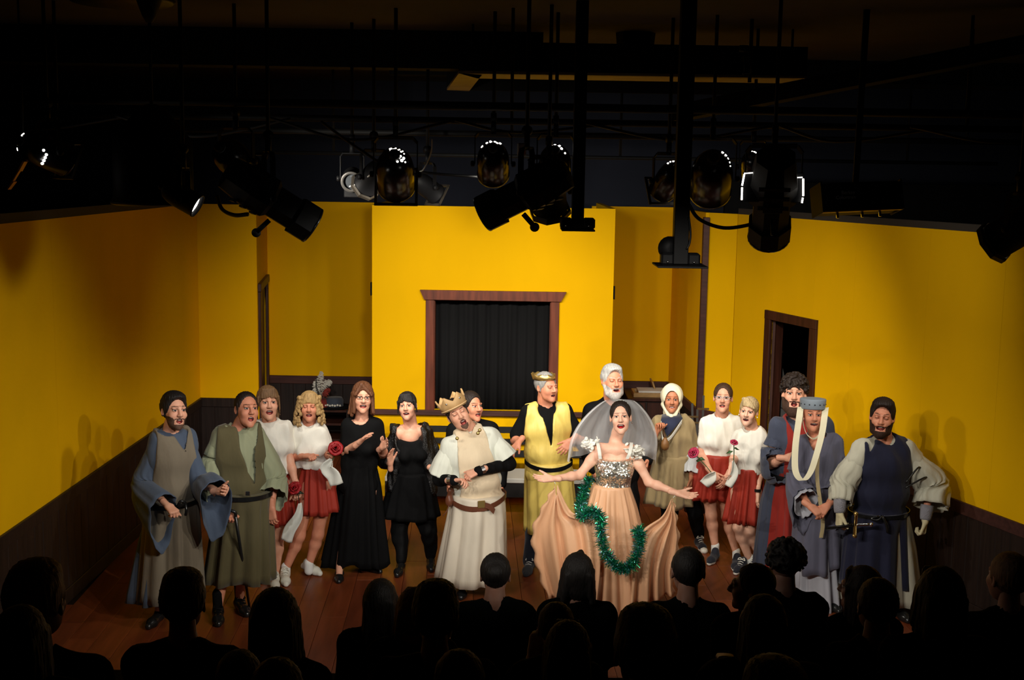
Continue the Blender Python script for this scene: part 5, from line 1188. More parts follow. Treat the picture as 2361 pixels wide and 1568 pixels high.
# ---------- K: the bride
SEQ = bpy.data.materials.new('sequins'); SEQ.use_nodes = True
def _seq():
    nt = SEQ.node_tree; b = nt.nodes['Principled BSDF']; b.inputs['Metallic'].default_value = .9; b.inputs['Roughness'].default_value = .25; b.inputs['Base Color'].default_value = (.86, .83, .74, 1)
    tc = nt.nodes.new('ShaderNodeTexCoord'); v = nt.nodes.new('ShaderNodeTexVoronoi'); v.inputs['Scale'].default_value = 95
    nt.links.new(tc.outputs['Object'], v.inputs['Vector']); sub = nt.nodes.new('ShaderNodeVectorMath'); sub.operation = 'MULTIPLY_ADD'; sub.inputs[1].default_value = (1.1, 1.1, 1.1); sub.inputs[2].default_value = (-.55, -.55, -.55)
    g = nt.nodes.new('ShaderNodeNewGeometry'); ad = nt.nodes.new('ShaderNodeVectorMath'); ad.operation = 'ADD'; nm = nt.nodes.new('ShaderNodeVectorMath'); nm.operation = 'NORMALIZE'
    nt.links.new(v.outputs['Color'], sub.inputs[0]); nt.links.new(sub.outputs[0], ad.inputs[0]); nt.links.new(g.outputs['Normal'], ad.inputs[1]); nt.links.new(ad.outputs[0], nm.inputs[0]); nt.links.new(nm.outputs[0], b.inputs['Normal'])
_seq()
p = Person('bride with veil and sequinned peach gown, arms spread wide', 9.3, (1431, 963), yaw=-6, pitch=10, roll=4, hs=1.0, skin_='pale', face=dict(openm=.8, smile=1.0, fem=True), hair='updo', hairc='dkbrown', lips=REDLIP, neck_r=.046); BR = p
nb = p.P(1419, 1015, .05); sl = p.P(1376, 1030, .0); sr = p.P(1464, 1034, .02); sl, sr = inset(sl, sr); hip = p.P(1410, 1165, .03)
eL, wL = p.P(1336, 1096, -.05), p.P(1274, 1104, -.20); eR, wR = p.P(1496, 1112, -.05), p.P(1562, 1137, -.20)
fL, fR = V3(hip[0]-.08, 9.28, 0), V3(hip[0]+.10, 9.25, 0)
p.core(nb, sl, sr, hip, ((eL, wL), (eR, wR)), ((fL+V3(0, 0, .46), fL+V3(0, 0, .08)), (fR+V3(0, 0, .46), fR+V3(0, 0, .08))), b=.90, h=.0095, bare=True)
p.limb([[(sl+V3(.03, .01, -.02), .045), (nb+V3(0, -.0, -.10), .09), (sr+V3(-.03, .01, -.02), .045)], [(nb+V3(-.04, -.045, -.16), .062), (nb+V3(.05, -.045, -.16), .062)]], .0075)
p.hand(wL, (-.95, -.25, .05), (-.1, -.55, .8), True, curl=(8, 10, 8), size=.95); p.hand(wR, (.95, -.25, -.15), (.1, -.55, .8), False, curl=(8, 12, 10), size=.95, spread=.10); p.done()
two_shoes(p, ((fL, (0, -1)), (fR, (.1, -1))), 'flat', [SHW, SHW])
T, _ = torso(nb, sl, sr, hip, (.150, .115), (.128, .105), (.15, .115), sh=.03, grow=.010, bust=.022)
p.add('bodice', garment(T, .0065, None, [('plane', p.P(1410, 1056, 0), (0, -.05, 1)), ('plane', p.P(1410, 1124, 0), (0, 0, -1))]), SEQ)
for px0_, px1_, yb in ((1384, 1378, 1058), (1446, 1456, 1058)):
    s0 = p.P(px0_, yb, -.13); s1 = p.P(px1_, 1022, -.03); p.add('strap', strip(spline([s0, (s0+s1)/2+V3(0, -.045, 0), s1, s1+V3(0, .09, -.03)], 12), V3(1, 0, 0), .026, .006), TULLEW)
FRILL = cloth('frill_white', (240, 238, 228), .8, .6)
for c_, n_ in ((p.P(1360, 1022, -.0), 22), (p.P(1466, 1040, -.05), 34)):
    rg = np.random.default_rng(n_); pr = [('e', c_+rg.normal(size=3)*V3(.032, .03, .018), (rg.uniform(.014, .022), rg.uniform(.012, .02), .0055), .003, np.array(Matrix.Rotation(rg.uniform(0, 3), 3, nrm(rg.normal(size=3))))) for _ in range(n_*3)]
    p.add('shoulder_frill', garment(pr, .0038), FRILL)
SKL = p.lv([(1366, 1452, 1120, .125), (1352, 1466, 1165, .16), (1330, 1488, 1260, .26), (1308, 1512, 1400, .36)])
p.add('gown_skirt', skirt(SKL+[((SKL[-1][0][0], SKL[-1][0][1], .012), SKL[-1][1]*1.06, .38)], n=180, nf=15, amp=.040, seed=31), PEACH, solid=.003)
def wing(apex, outer, inner, nf, amp, seed):
    """satin hanging from the wrist: fan from apex between outer edge and the skirt side"""
    O = spline(outer, 34); I = spline(inner, 34); rows = []; rg = np.random.default_rng(seed); ph = rg.uniform(0, 6.3, 3)
    for i in range(34):
        f = i/33; a, b = O[i], I[i]; r = []
        for j in range(30):
            g = j/29; q = a*(1-g)+b*g; sagz = -.10*math.sin(g*math.pi)*(1-f)**2.2
            d = amp*(f**.6)*math.sin(math.pi/2*min(1, g*6))*min(1, (1-g)*5+.15)*(math.sin(nf*g*6.28+ph[0]+.8*f)+.5*math.sin(nf*1.7*g*6.28+ph[1]-f))
            ru = .012*math.sin(f*42+ph[2])*max(0, 1-g*9)
            r.append(q+V3(ru, -d-.06*math.sin(g*math.pi)*f, sagz))
        rows.append(np.array(r))
    return loft(rows, False)
P = p.P
aw = P(1281, 1116, -.21)
p.add('gown_drape', wing(aw, [aw, P(1256, 1160, -.20), P(1227, 1225, -.16), P(1236, 1300, -.12), P(1262, 1378, -.10)], [aw+V3(.012, 0, -.005), P(1318, 1180, -.20), P(1370, 1198, -.24), P(1384, 1290, -.34), P(1376, 1395, -.38)], 3.6, .045, 3), PEACH, solid=.003)
aw2 = P(1552, 1148, -.21)
p.add('gown_drape', wing(aw2, [aw2, P(1560, 1190, -.20), P(1566, 1258, -.18), P(1552, 1310, -.16), P(1556, 1366, -.15)], [aw2-V3(.012, 0, .005), P(1526, 1190, -.20), P(1480, 1226, -.24), P(1462, 1300, -.36), P(1452, 1395, -.38)], 3.4, .045, 5), PEACH, solid=.003)
for w_, a_ in ((wL, aw), (wR, aw2)): p.add('wrist_loop', tube([w_+V3(0, 0, -.02), (w_+a_)/2, a_], .003, 5), TULLEW); 
# veil
VEIL = mat('veil_tulle', (.95, .95, .95), .9, alpha=.45, spec=.1, noise=.1, nscale=(3, 3, 3))
rows = []
for i in range(26):
    f = i/25; r = []
    for j in range(49):
        g = j/48*2-1; a = g*math.pi*.62
        W = .085+.17*math.sin(min(1, f*1.25)*1.57)-.02*f; top = p.HL(0, .03, .135)
        q = top+V3(math.sin(a)*W*1.30*(1+.15*(g < 0)*f), .02+(.05+.16*f)*math.cos(a)+.04*f, -.005-.48*f**1.25-.02*abs(g)*f)
        q += V3(-.06*f*(g < 0)*abs(g), .018*f*math.sin(g*17)+.01*math.sin(g*31+f*5)*f, 0)
        r.append(q)
    rows.append(np.array(r))
p.add('veil', loft(rows, False), VEIL)
p.add('veil_clip', tube(spline([p.HL(-.06, .03, .105), p.HL(0, .03, .135), p.HL(.06, .03, .105)], 10), .006, 6), TULLEW)
for s in (-1, 1): p.add('earring', lathe([(.005, 0), (.003, .012)], p.HL(s*.086, .002, -.05), (0, 0, 1), 8), SILVM)
# tinsel garland
TIN = [mat('tinsel_%d' % i, c, .18, .9, noise=.3, nscale=(60, 60, 60)) for i, c in enumerate([(.02, .60, .26), (.01, .45, .30), (.18, .80, .62), (.02, .34, .10), (.40, .65, .95)])]
gp = [P(1360, 1100, .10), P(1346, 1135, .02), P(1338, 1170, -.10), P(1343, 1190, -.32), P(1366, 1178, -.40), P(1384, 1196, -.42), P(1387, 1240, -.44), P(1402, 1284, -.46), P(1429, 1312, -.48), P(1456, 1303, -.48), P(1472, 1268, -.46), P(1476, 1234, -.42), P(1470, 1222, -.36)]
gl_ = thing('tinsel_garland', 'shiny green tinsel garland looped across the front of the bride gown', 'garland', P(1429, 1320, -.48))
cv = np.array(spline(gp, 420)); rg = np.random.default_rng(4); V, F, M = [], [], []
for k in range(6500):
    i = rg.integers(1, 418); c_ = cv[i]+rg.normal(size=3)*.004; t_ = nrm(cv[i+1]-cv[i-1]); d = rg.normal(size=3); d = nrm(d-t_*np.dot(d, t_)*.6)
    L_ = rg.uniform(.026, .062); sd = nrm(np.cross(d, rg.normal(size=3)))*.0023; n0 = len(V); tip = c_+d*L_+rg.normal(size=3)*.006
    V += [c_-sd, c_+sd, tip+sd*.7, tip-sd*.7]; F.append((n0, n0+1, n0+2, n0+3)); M.append(rg.integers(0, 5))
ts = obj('tinsel_strands', (np.array(V), np.array(F), np.array(M)), TIN, gl_, False); ts['kind'] = 'stuff'
obj('cord', tube(cv[::6], .004, 5), TIN[3], gl_)
# ---------- L: hooded peasant
p = Person('person in cream head scarf and tan smock with a navy neckerchief', 10.95, (1549, 921), yaw=-6, pitch=2, hs=.98, skin_='tan', face=dict(openm=.15, smile=.5, fem=True), hair='crop', hairc='black')
nb = p.P(1550, 958, .05); sl = p.P(1514, 974, 0); sr = p.P(1588, 974, .02); sl, sr = inset(sl, sr); hip = p.P(1552, 1085, .03)
eL, wL = p.P(1502, 1020, 0), p.P(1514, 996, -.18); eR, wR = p.P(1606, 1040, 0), p.P(1594, 1098, -.14)
fL, fR = floor_at(1540, 1262), floor_at(1611, 1262); lg = ((p.P(1544, 1180), fL+V3(0, .02, .12)), (p.P(1602, 1178), fR+V3(0, .02, .12)))
p.core(nb, sl, sr, hip, ((eL, wL), (eR, wR)), lg, b=.95); p.hand(wL, (.2, -.2, .8), (.4, -.8, 0), True, curl=(60, 70, 40), size=.95); p.hand(wR, (-.05, -.3, -.9), (-.8, .2, 0), False, curl=(35, 45, 30), size=.95); p.done()
T, _ = torso(nb, sl, sr, hip, (.175, .13), (.17, .13), (.18, .14), grow=.012)
p.add('smock', garment(T+sleeve([(sl, .072), (eL, .07), (wL*.7+eL*.3, .06)])+sleeve([(sr, .074), (eR, .075)]), .0095, (.011, 7), [('c', nb, nb+V3(0, -.06, .1), .066, .075, .01)], seed=4), TANC)
p.add('smock_skirt', skirt(p.lv([(1510, 1596, 1050, .15), (1502, 1596, 1090, .17), (1488, 1600, 1160, .20)]), nf=8, amp=.028, seed=8, hem=.01), TANC, solid=.004)
p.add('puff_sleeve', bell([eR+V3(0, 0, .03), eR*.7+wR*.3, eR*.3+wR*.7, wR+V3(0, 0, .01)], [.06, .085, .085, .075], hang=.03, seed=6, amp=.12), cloth('pale_sleeve', (190, 192, 192)), solid=.003)
sc = garment([('e', p.HL(0, .022, .028), (.104, .116, .120), .02, p.Rh), ('c', p.HL(-.075, .0, -.05), p.HL(-.03, -.045, -.135), .030, .024, .02), ('c', p.HL(.075, .0, -.05), p.HL(.03, -.045, -.135), .030, .024, .02), ('c', p.HL(0, .05, -.06), p.HL(0, .05, -.13), .075, .08, .03), ('e', p.HL(0, -.066, -.150), (.022, .02, .028), .01)], .0055, (.004, 12), [('e', p.HL(0, -.10, -.016), (.064, .115, .104), .006, p.Rh), ('e', p.HL(0, -.01, -.01), (.074, .095, .095), .004, p.Rh)])
p.add('head_scarf', sc, IVORY)
kc = [p.P(1524, 968, -.12), p.P(1574, 964, -.12), p.P(1538, 1008, -.19)]
kf = np.array([kc[0], kc[1], kc[2], (kc[0]+kc[1]+kc[2])/3+V3(0, -.03, .01), kc[0]+V3(.02, .10, .03), kc[1]+V3(-.02, .10, .03)]); p.add('neckerchief', (kf, [(0, 3, 1), (1, 3, 2), (2, 3, 0), (0, 1, 5, 4)]), cloth('navy_print', (44, 50, 74), noise=.5), solid=.006)
p.add('white_collar', strip(spline([p.P(1524, 975, -.115), p.P(1528, 1012, -.165), p.P(1545, 1010, -.17), p.P(1572, 972, -.12)], 14), V3(0, -.3, 1), .035), TULLEW)
gc = p.P(1533, 1028, -.19); go = p.add('gourd_pendant', lathe([(.012, .075), (.02, .06), (.034, .035), (.040, 0), (.032, -.03), (.01, -.042)], gc, (0, 0, 1), 16), mat('gourd', (.24, .11, .035), .4, noise=.3, nscale=(30, 30, 30)))
p.add('pendant_cord', tube(spline([gc+V3(0, 0, .07), p.P(1528, 985, -.13), p.P(1530, 965, -.08)], 8), .004, 5), LEATH)
p.trousers(hip-V3(0, 0, .02), lg, BLK, (.11, .075, .055))
two_shoes(p, ((fL, (-.1, -1)), (fR, (.15, -1))), 'hi', [CANV, SHSOLE], .95, SHSOLE)
# ---------- M, N
p = tee_girl('person with glasses and pulled-back hair in white T-shirt and red skirt', 10.75, (1667, 918), (1664, 958, .04), (1624, 974, 0), (1703, 970, .02), (1650, 1085, .03), ((1616, 1048, -.02), (1640, 1090, -.20)), ((1706, 1050, .0), (1676, 1098, -.18)), ((1640, 1188, -.02), (1676, 1192, .03)), ((1649, 1262, .0), (1698, 1276, .0)),
    (1664, 1058, 0), [(1616, 1690, 1048), (1606, 1690, 1090), (1596, 1688, 1148)], 13, yaw=-12, pitch=6, hs=1.02, face=dict(openm=.5, smile=.5, fem=True), hair='bun', hairc='brown', hands=(((.55, -.4, -.6), (.4, .6, -.4), dict(curl=(40, 50, 30))), ((-.45, -.4, -.8), (-.5, .6, -.2), dict(curl=(20, 30, 20)))))
spectacles(p, mat('clear_frame', (.45, .55, .65), .2, .2), .026, .014)
two_shoes(p, ((floor_at(1648, 1292), (-.5, -1)), (floor_at(1699, 1305), (-.3, -1))), 'canvas', [CANV, SHSOLE], .95)
for a in p.sh[2]: p.add('sock', limbs_mesh([[(a-V3(0, 0, .06), .036), (a+V3(0, 0, .02), .038)]], .008), SOCKW)
rose('pink rose on a slanting stem held by the person with glasses', p.P(1601, 1046, -.20), (-.5, -.6, .5), p.P(1648, 1100, -.28), .048, PINKP, [p.P(1648, 1088, -.29), p.P(1640, 1100, -.30), p.P(1624, 1118, -.28)], None, .10)
p = tee_girl('person with short blonde hair in white T-shirt and red skirt', 10.42, (1726, 949), (1733, 988, .04), (1704, 1004, .02), (1758, 998, 0), (1722, 1118, .03), ((1694, 1052, -.02), (1686, 1076, -.20)), ((1752, 1080, .0), (1746, 1136, -.10)), ((1702, 1215, -.04), (1727, 1222, -.02)), ((1728, 1290, .05), (1752, 1284, .12)),
    (1730, 1092, 0), [(1694, 1756, 1078), (1688, 1758, 1120), (1672, 1758, 1202)], 15, yaw=-22, pitch=2, roll=-4, hs=.98, face=dict(openm=.4, smile=.5, fem=True, earring=True), hair='pixie', hairc='palebl', skin_='pale', slv=.75, hands=(((-.1, -.3, -.9), (-.4, .5, 0), dict(curl=(30, 40, 30))), ((-.1, -.1, -1), (.9, .3, 0), dict(curl=(22, 28, 20)))))
two_shoes(p, ((floor_at(1712, 1314), (-.6, -1)), (floor_at(1741, 1316), (-.5, -1))), 'canvas', [CANV, SHSOLE], .95, SHSOLE)
for a in p.sh[2]: p.add('sock', limbs_mesh([[(a-V3(0, 0, .06), .036), (a+V3(0, 0, .02), .038)]], .008), SOCKW)
wt = p.sh[1]; p.add('watch', tube([wt+V3(0, 0, .01), wt+V3(0, 0, .035)], .031, 12), BLEATH)
rose('pink rosebud with a broad green leaf between the two right-hand T-shirts', p.P(1692, 1022, -.24), (.1, -.5, .8), p.P(1688, 1082, -.24), .030, PINKP, [p.P(1690, 1062, -.25), p.P(1693, 1090, -.25), p.P(1680, 1122, -.24)], LEAFG, .07)
# ---------- O: crimson tabard
p = Person('curly-haired bearded person in crimson tabard over a dusk-blue robe', 10.05, (1831, 908), yaw=-12, pitch=4, hs=1.16, skin_='fair', face=dict(openm=.8, smile=.0, beard='big', jaw=1.12), hair='curly', hairc='dkbrown', neck_r=.065)
nb = p.P(1838, 962, .06); sl = p.P(1790, 982, 0); sr = p.P(1908, 976, .03); sl, sr = inset(sl, sr); hip = p.P(1832, 1110, .04)
eL, wL = p.P(1776, 1072, -.02), p.P(1812, 1056, -.26); eR, wR = p.P(1912, 1070, .02), p.P(1862, 1070, -.24)
fL, fR = V3(hip[0]-.12, 10.05, 0), V3(hip[0]+.1, 10.05, 0)
p.core(nb, sl, sr, hip, ((eL, wL), (eR, wR)), ((fL+V3(0, 0, .48), fL+V3(0, 0, .09)), (fR+V3(0, 0, .48), fR+V3(0, 0, .09))), b=1.1)
p.hand(wL, (.9, -.25, .05), (.2, .8, -.4), True, curl=(25, 30, 20), size=1.05); p.hand(wR, (-.9, -.25, -.1), (-.2, .8, -.4), False, curl=(30, 40, 25)); p.done()
two_shoes(p, ((fL, (-.1, -1)), (fR, (.2, -1))), 'oxford', [BLEATH, BLEATH], 1.1)
T, _ = torso(nb, sl, sr, hip, (.225, .16), (.225, .175), (.22, .175), grow=.010)
p.add('robe_top', garment(T+sleeve([(sl, .085), (sl*.75+eL*.25, .09)])+sleeve([(sr, .085), (eR, .085), (wR, .07)]), .010, (.010, 6), [('c', nb, nb+V3(0, -.06, .1), .07, .08, .01)], seed=9), DUSK)
p.add('sleeve', bell([sl+V3(-.01, 0, -.01), sl*.35+eL*.65, eL*.75+wL*.25+V3(0, 0, -.01), eL*.42+wL*.58], [.058, .105, .115, .115], hang=.10, seed=11, amp=.09), DUSK, solid=.004)
T2, _ = torso(nb, sl, sr, hip, (.225, .16), (.225, .175), (.22, .175), grow=.030)
p.add('tabard', garment(T2, .0095, (.006, 6), sides(sl, sr, .03)+[('c', nb+V3(.0, -.02, .02), nb+V3(0, -.1, .12), .075, .09, .01), ('v', p.P(1836, 955, -.1), p.P(1843, 1018, -.22), .085, nb[1]), ('plane', p.P(1832, 1104), (0, 0, -1))], seed=10), CRIM)
p.add('tabard_skirt', skirt(p.lv([(1784, 1880, 1096, .205), (1776, 1884, 1150, .22), (1756, 1890, 1340, .26)]), nf=8, amp=.034, seed=15), CRIM, solid=.004)
p.add('robe_skirt', skirt(p.lv([(1772, 1890, 1100, .18), (1758, 1900, 1160, .19), (1738, 1910, 1345, .22)], .7, .05), nf=9, amp=.03, seed=16), DUSK, solid=.004)
p.add('belt', belt(p.P(1832, 1094, .02), .212, .212, .04), BLEATH)
# ---------- P: slate robe with scarf
p = Person('person in round grey cap with long ivory ribbons and a slate robe', 9.58, (1874, 957), yaw=-6, pitch=4, hs=1.04, skin_='ruddy', face=dict(openm=.35, smile=1.0), hair=None, hairc='dkbrown')
nb = p.P(1882, 1002, .06); sl = p.P(1843, 1022, 0); sr = p.P(1930, 1018, .03); sl, sr = inset(sl, sr); hip = p.P(1888, 1165, .03)
eL, wL = p.P(1836, 1120, -.03), p.P(1868, 1168, -.27); eR, wR = p.P(1934, 1118, .0), p.P(1908, 1166, -.26)
fL, fR = V3(hip[0]-.08, 9.56, 0), V3(hip[0]+.11, 9.54, 0)
p.core(nb, sl, sr, hip, ((eL, wL), (eR, wR)), ((fL+V3(0, 0, .48), fL+V3(0, 0, .09)), (fR+V3(0, 0, .48), fR+V3(0, 0, .09))))
p.hand(wL, (.55, -.4, -.35), (.4, .2, -.9), True, curl=(45, 55, 30)); p.hand(wR, (-.5, -.4, -.35), (-.4, .2, -.9), False, curl=(40, 55, 30)); p.done()
two_shoes(p, ((fL, (-.1, -1)), (fR, (.2, -1))), 'oxford', [BLEATH, BLEATH])
T, _ = torso(nb, sl, sr, hip, (.19, .135), (.18, .14), (.19, .15), grow=.012)
p.add('robe_top', garment(T+sleeve([(sl, .075), (sl*.4+eL*.6, .085)])+sleeve([(sr, .075), (sr*.4+eR*.6, .085)]), .0095, (.010, 6), [('c', nb+V3(0, -.01, 0), nb+V3(0, -.07, .1), .062, .075, .01), ('v', p.P(1882, 1005, -.1), p.P(1885, 1050, -.2), .05, nb[1])], seed=12), SLATE)
p.add('sleeve', bell([sl+V3(-.01, 0, -.02), sl*.3+eL*.7, eL*.75+wL*.25, eL*.35+wL*.65], [.058, .095, .105, .11], hang=.20, seed=12, amp=.08), SLATE, solid=.004)
p.add('sleeve', bell([sr+V3(.01, 0, -.02), sr*.3+eR*.7, eR*.75+wR*.25, eR*.35+wR*.65], [.058, .095, .105, .11], hang=.16, seed=13, amp=.08), SLATE, solid=.004)
p.add('sleeve_lining', bell([eL*.95+wL*.05, eL*.6+wL*.4, eL*.25+wL*.75], [.07, .085, .10], hang=.06, seed=14, amp=.06), SILV, solid=.003)
p.add('outer_skirt', skirt(p.lv([(1836, 1938, 1150, .165), (1832, 1942, 1200, .18), (1826, 1944, 1305, .21)]), nf=7, amp=.024, seed=19, hem=.03), SLATE, solid=.004)
p.add('under_robe', skirt(p.lv([(1842, 1934, 1180, .15), (1844, 1940, 1280, .17), (1842, 1950, 1398, .20)]), nf=9, amp=.030, seed=20), SILV, solid=.003)
yb = lambda px, py, d: p.P(px, py, d)
p.add('braid_trim', strip(spline([yb(1886, 1048, -.185), yb(1884, 1100, -.20), yb(1890, 1150, -.20), yb(1897, 1205, -.205), yb(1893, 1240, -.215)], 24), V3(1, 0, 0), .030), TRIMC)
CAPG = mat('grey_felt', srgb(138, 150, 162), .6, noise=.15)
co = p.add('cap', (lambda g: (np.array([p.HL(q[0], .018+q[1]*1.14, q[2]) for q in g[0]]), g[1]))(lathe([(.080, .048), (.092, .050), (.094, .056), (.100, .118), (.097, .126), (.080, .129), (.03, .131)], (0, 0, 0), (0, 0, 1), 40, (False, True))), CAPG)
for k in range(7):
    a = -math.pi/2+(k-3)*.42; obj('stud', lathe([(.006, 0), (.003, .005)], p.HL(math.cos(a)*.097, .018+math.sin(a)*.111, .088), p.Rh@V3(math.cos(a), math.sin(a), 0), 8), BLEATH, co)
sp_ = [p.HL(-.094, .0, .06), p.P(1841, 975, -.10), p.P(1834, 1030, -.20), p.P(1834, 1085, -.25), p.P(1850, 1108, -.28), p.P(1868, 1090, -.28), p.P(1882, 1050, -.25), p.P(1895, 1000, -.18), p.P(1901, 960, -.10), p.HL(.094, .0, .06)]
p.add('ribbon', strip(spline(sp_, 60), V3(.92, -.3, .15), .050, .004), IVORY)
p.add('chin_band', strip(spline([p.HL(-.080, -.01, .05), p.HL(-.078, -.03, -.05), p.HL(-.052, -.055, -.135), p.HL(0, -.085, -.172), p.HL(.052, -.055, -.135), p.HL(.078, -.03, -.05), p.HL(.080, -.01, .05)], 40), V3(.25, -.35, .9) if False else V3(0, 1, .15), .028, .004), IVORY)
# ---------- Q: navy tabard and sword
p = Person('bearded person in navy tabard over a pale wide-sleeved robe, rightmost of the cast', 9.42, (2034, 962), yaw=-20, pitch=0, roll=-3, hs=1.14, skin_='ruddy', face=dict(openm=.5, smile=1.0, beard='full', eyes='closed', jaw=1.05), hair='thickshort', hairc='dkbrown', neck_r=.06)
nb = p.P(2040, 1014, .06); sl = p.P(1980, 1032, -.02); sr = p.P(2094, 1030, .06); sl, sr = inset(sl, sr); hip = p.P(2026, 1185, .04)
eL, wL = p.P(1944, 1118, -.03), p.P(1936, 1180, -.14); eR, wR = p.P(2144, 1118, .03), p.P(2134, 1196, -.08)
fL, fR = V3(hip[0]-.12, 9.40, 0), V3(hip[0]+.16, 9.38, 0)
p.core(nb, sl, sr, hip, ((eL, wL), (eR, wR)), ((fL+V3(0, 0, .48), fL+V3(0, 0, .09)), (fR+V3(0, 0, .48), fR+V3(0, 0, .09))), b=1.08); p.done()
two_shoes(p, ((fL, (-.2, -1)), (fR, (.2, -1))), 'oxford', [BLEATH, BLEATH], 1.1)
for w_, d_, n_, rt in ((wL, (-.05, -.25, -1), (.9, .2, 0), True), (wR, (-.15, -.2, -1), (-.9, .2, 0), False)):
    g = hand_sdf(w_, d_, n_, rt, curl=(62, 72, 45), size=1.22, h=.0045); p.add('glove', g, GLOVE)
    c_ = w_-nrm(d_)*.01; p.add('knit_cuff', tube([c_-nrm(d_)*.10, c_-nrm(d_)*.05, c_, c_+nrm(d_)*.02], [.052, .050, .045, .040], 18), KNIT)
T, _ = torso(nb, sl, sr, hip, (.215, .15), (.205, .16), (.21, .165), grow=.010)
p.add('robe_top', garment(T+sleeve([(sl, .085), (sl*.7+eL*.3, .092)])+sleeve([(sr, .085), (sr*.7+eR*.3, .092)]), .010, (.010, 6), [('c', nb+V3(-.01, -.01, 0), nb+V3(-.02, -.06, .1), .065, .08, .01)], seed=15), ASH)
p.add('sleeve', bell([sl+V3(-.01, 0, -.01), sl*.4+eL*.6, eL+V3(0, 0, 0), eL*.35+wL*.65], [.058, .105, .105, .085], hang=.03, seed=16, amp=.11), ASH, solid=.004)
p.add('sleeve', bell([sr+V3(.01, 0, -.01), sr*.4+eR*.6, eR+V3(.02, 0, 0), eR*.4+wR*.6+V3(.03, 0, 0)], [.058, .115, .125, .13], hang=.07, seed=17, amp=.11), ASH, solid=.004)
T2, _ = torso(nb, sl, sr, hip, (.215, .15), (.205, .16), (.21, .165), grow=.030)
p.add('tabard', garment(T2, .0095, (.006, 6), sides(sl, sr, -.02)+[('c', nb+V3(-.01, -.03, .02), nb+V3(-.02, -.1, .12), .08, .09, .01), ('v', p.P(2026, 1000, -.1), p.P(2017, 1050, -.22), .075, nb[1]), ('plane', p.P(2026, 1192), (0, 0, -1))], seed=18), NAVY)
p.add('tabard_skirt', skirt(p.lv([(1958, 2090, 1180, .20), (1948, 2086, 1220, .22), (1934, 2086, 1342, .26)]), nf=8, amp=.026, seed=22, hem=.006), NAVY, solid=.004)
p.add('under_robe', skirt(p.lv([(1962, 2094, 1186, .18), (1952, 2106, 1260, .20), (1938, 2118, 1384, .24)], .7, .03), nf=9, amp=.026, seed=23, hem=.01), ASH, solid=.004)
p.add('belt', belt(p.P(2026, 1178, .02), .236, .206, .03, (.04, 0)), BLEATH)
kn = p.P(2034, 1190, -.215); p.add('belt_knot', join(tube(spline([kn, kn+V3(-.04, -.02, -.03), kn+V3(-.09, -.01, -.02), kn+V3(-.03, -.01, .0)], 12), .011, 6), tube(spline([kn, kn+V3(.03, -.02, -.06), kn+V3(.05, -.01, -.13)], 8), .012, 6)), BLEATH)
for f_ in (.35, .62): q = sr*(1-f_)+eR*f_; p.add('sleeve_tie', tube(spline([p.P(2088, 1100+40*f_, -.13), q+V3(0, -.12, -.02), q+V3(.04, -.08, -.06)], 10), .007, 6), BLEATH)
sg = p.P(1972, 1210, -.27); sd = thing('sword', 'sword with brass crossguard and wired silver grip at the navy tabard hip', 'sword', sg)
gx = nrm((1, -.05, .05))
obj('guard', join(bar(sg-V3(0, 0, .085), sg+V3(0, 0, .085), .022, .03, bev=.004), lathe([(.016, -.012), (.016, .012)], sg+V3(0, 0, .088), (0, 1, 0), 12), lathe([(.016, -.012), (.016, .012)], sg-V3(0, 0, .088), (0, 1, 0), 12)), GOLDM, sd)
obj('grip', lathe([(.010 if i % 2 else .0135, i*.009) for i in range(11)], sg+gx*.01, gx, 12), SILVM, sd)
obj('pommel', lathe([(.008, 0), (.018, .008), (.020, .02), (.008, .032)], sg+gx*.105, gx, 14), SILVM, sd)
obj('scabbard', bar(sg-gx*.012, sg-gx*.20+V3(0, .10, -.06), .04, .02, bev=.005), BLEATH, sd)
# ================================================================== FURNITURE AND PROPS
# slatted bench in front of the centre flat
BEN = mat('bench_black', (.012, .011, .011), .6, spec=.25); SEATM = mat('bench_seat_pale', (.45, .44, .40), .6)
b0, b1 = at(893, 1085, 12.2), at(1352, 1085, 12.2); bz = b0[2]
bn = thing('slatted_bench', 'long dark slatted bench with a pale seat under the centre window', 'bench', ((b0[0]+b1[0])/2, 12.2, 0))
obj('seat', box((b0[0], 11.95, bz-.05), (b1[0], 12.38, bz), .006), SEATM, bn, False)
obj('apron', box((b0[0], 11.96, bz-.20), (b1[0], 11.99, bz-.052), .003), BEN, bn, False)
for y0, y1 in ((984, 998), (1012, 1024), (1038, 1053)):
    za, zb = at(1100, y1, 12.42)[2], at(1100, y0, 12.42)[2]; obj('slat', box((b0[0], 12.42, za), (b1[0], 12.45, zb), .004), BEN, bn, False)
for x in (b0[0]+.03, (b0[0]+b1[0])/2, b1[0]-.03):
    obj('upright', box((x-.03, 12.45, bz-.05), (x+.03, 12.49, at(1100, 982, 12.42)[2]), .004), BEN, bn, False)
    for y in (11.99, 12.34): obj('leg', box((x-.03, y, 0), (x+.03, y+.05, bz-.05), .004), BEN, bn, False)
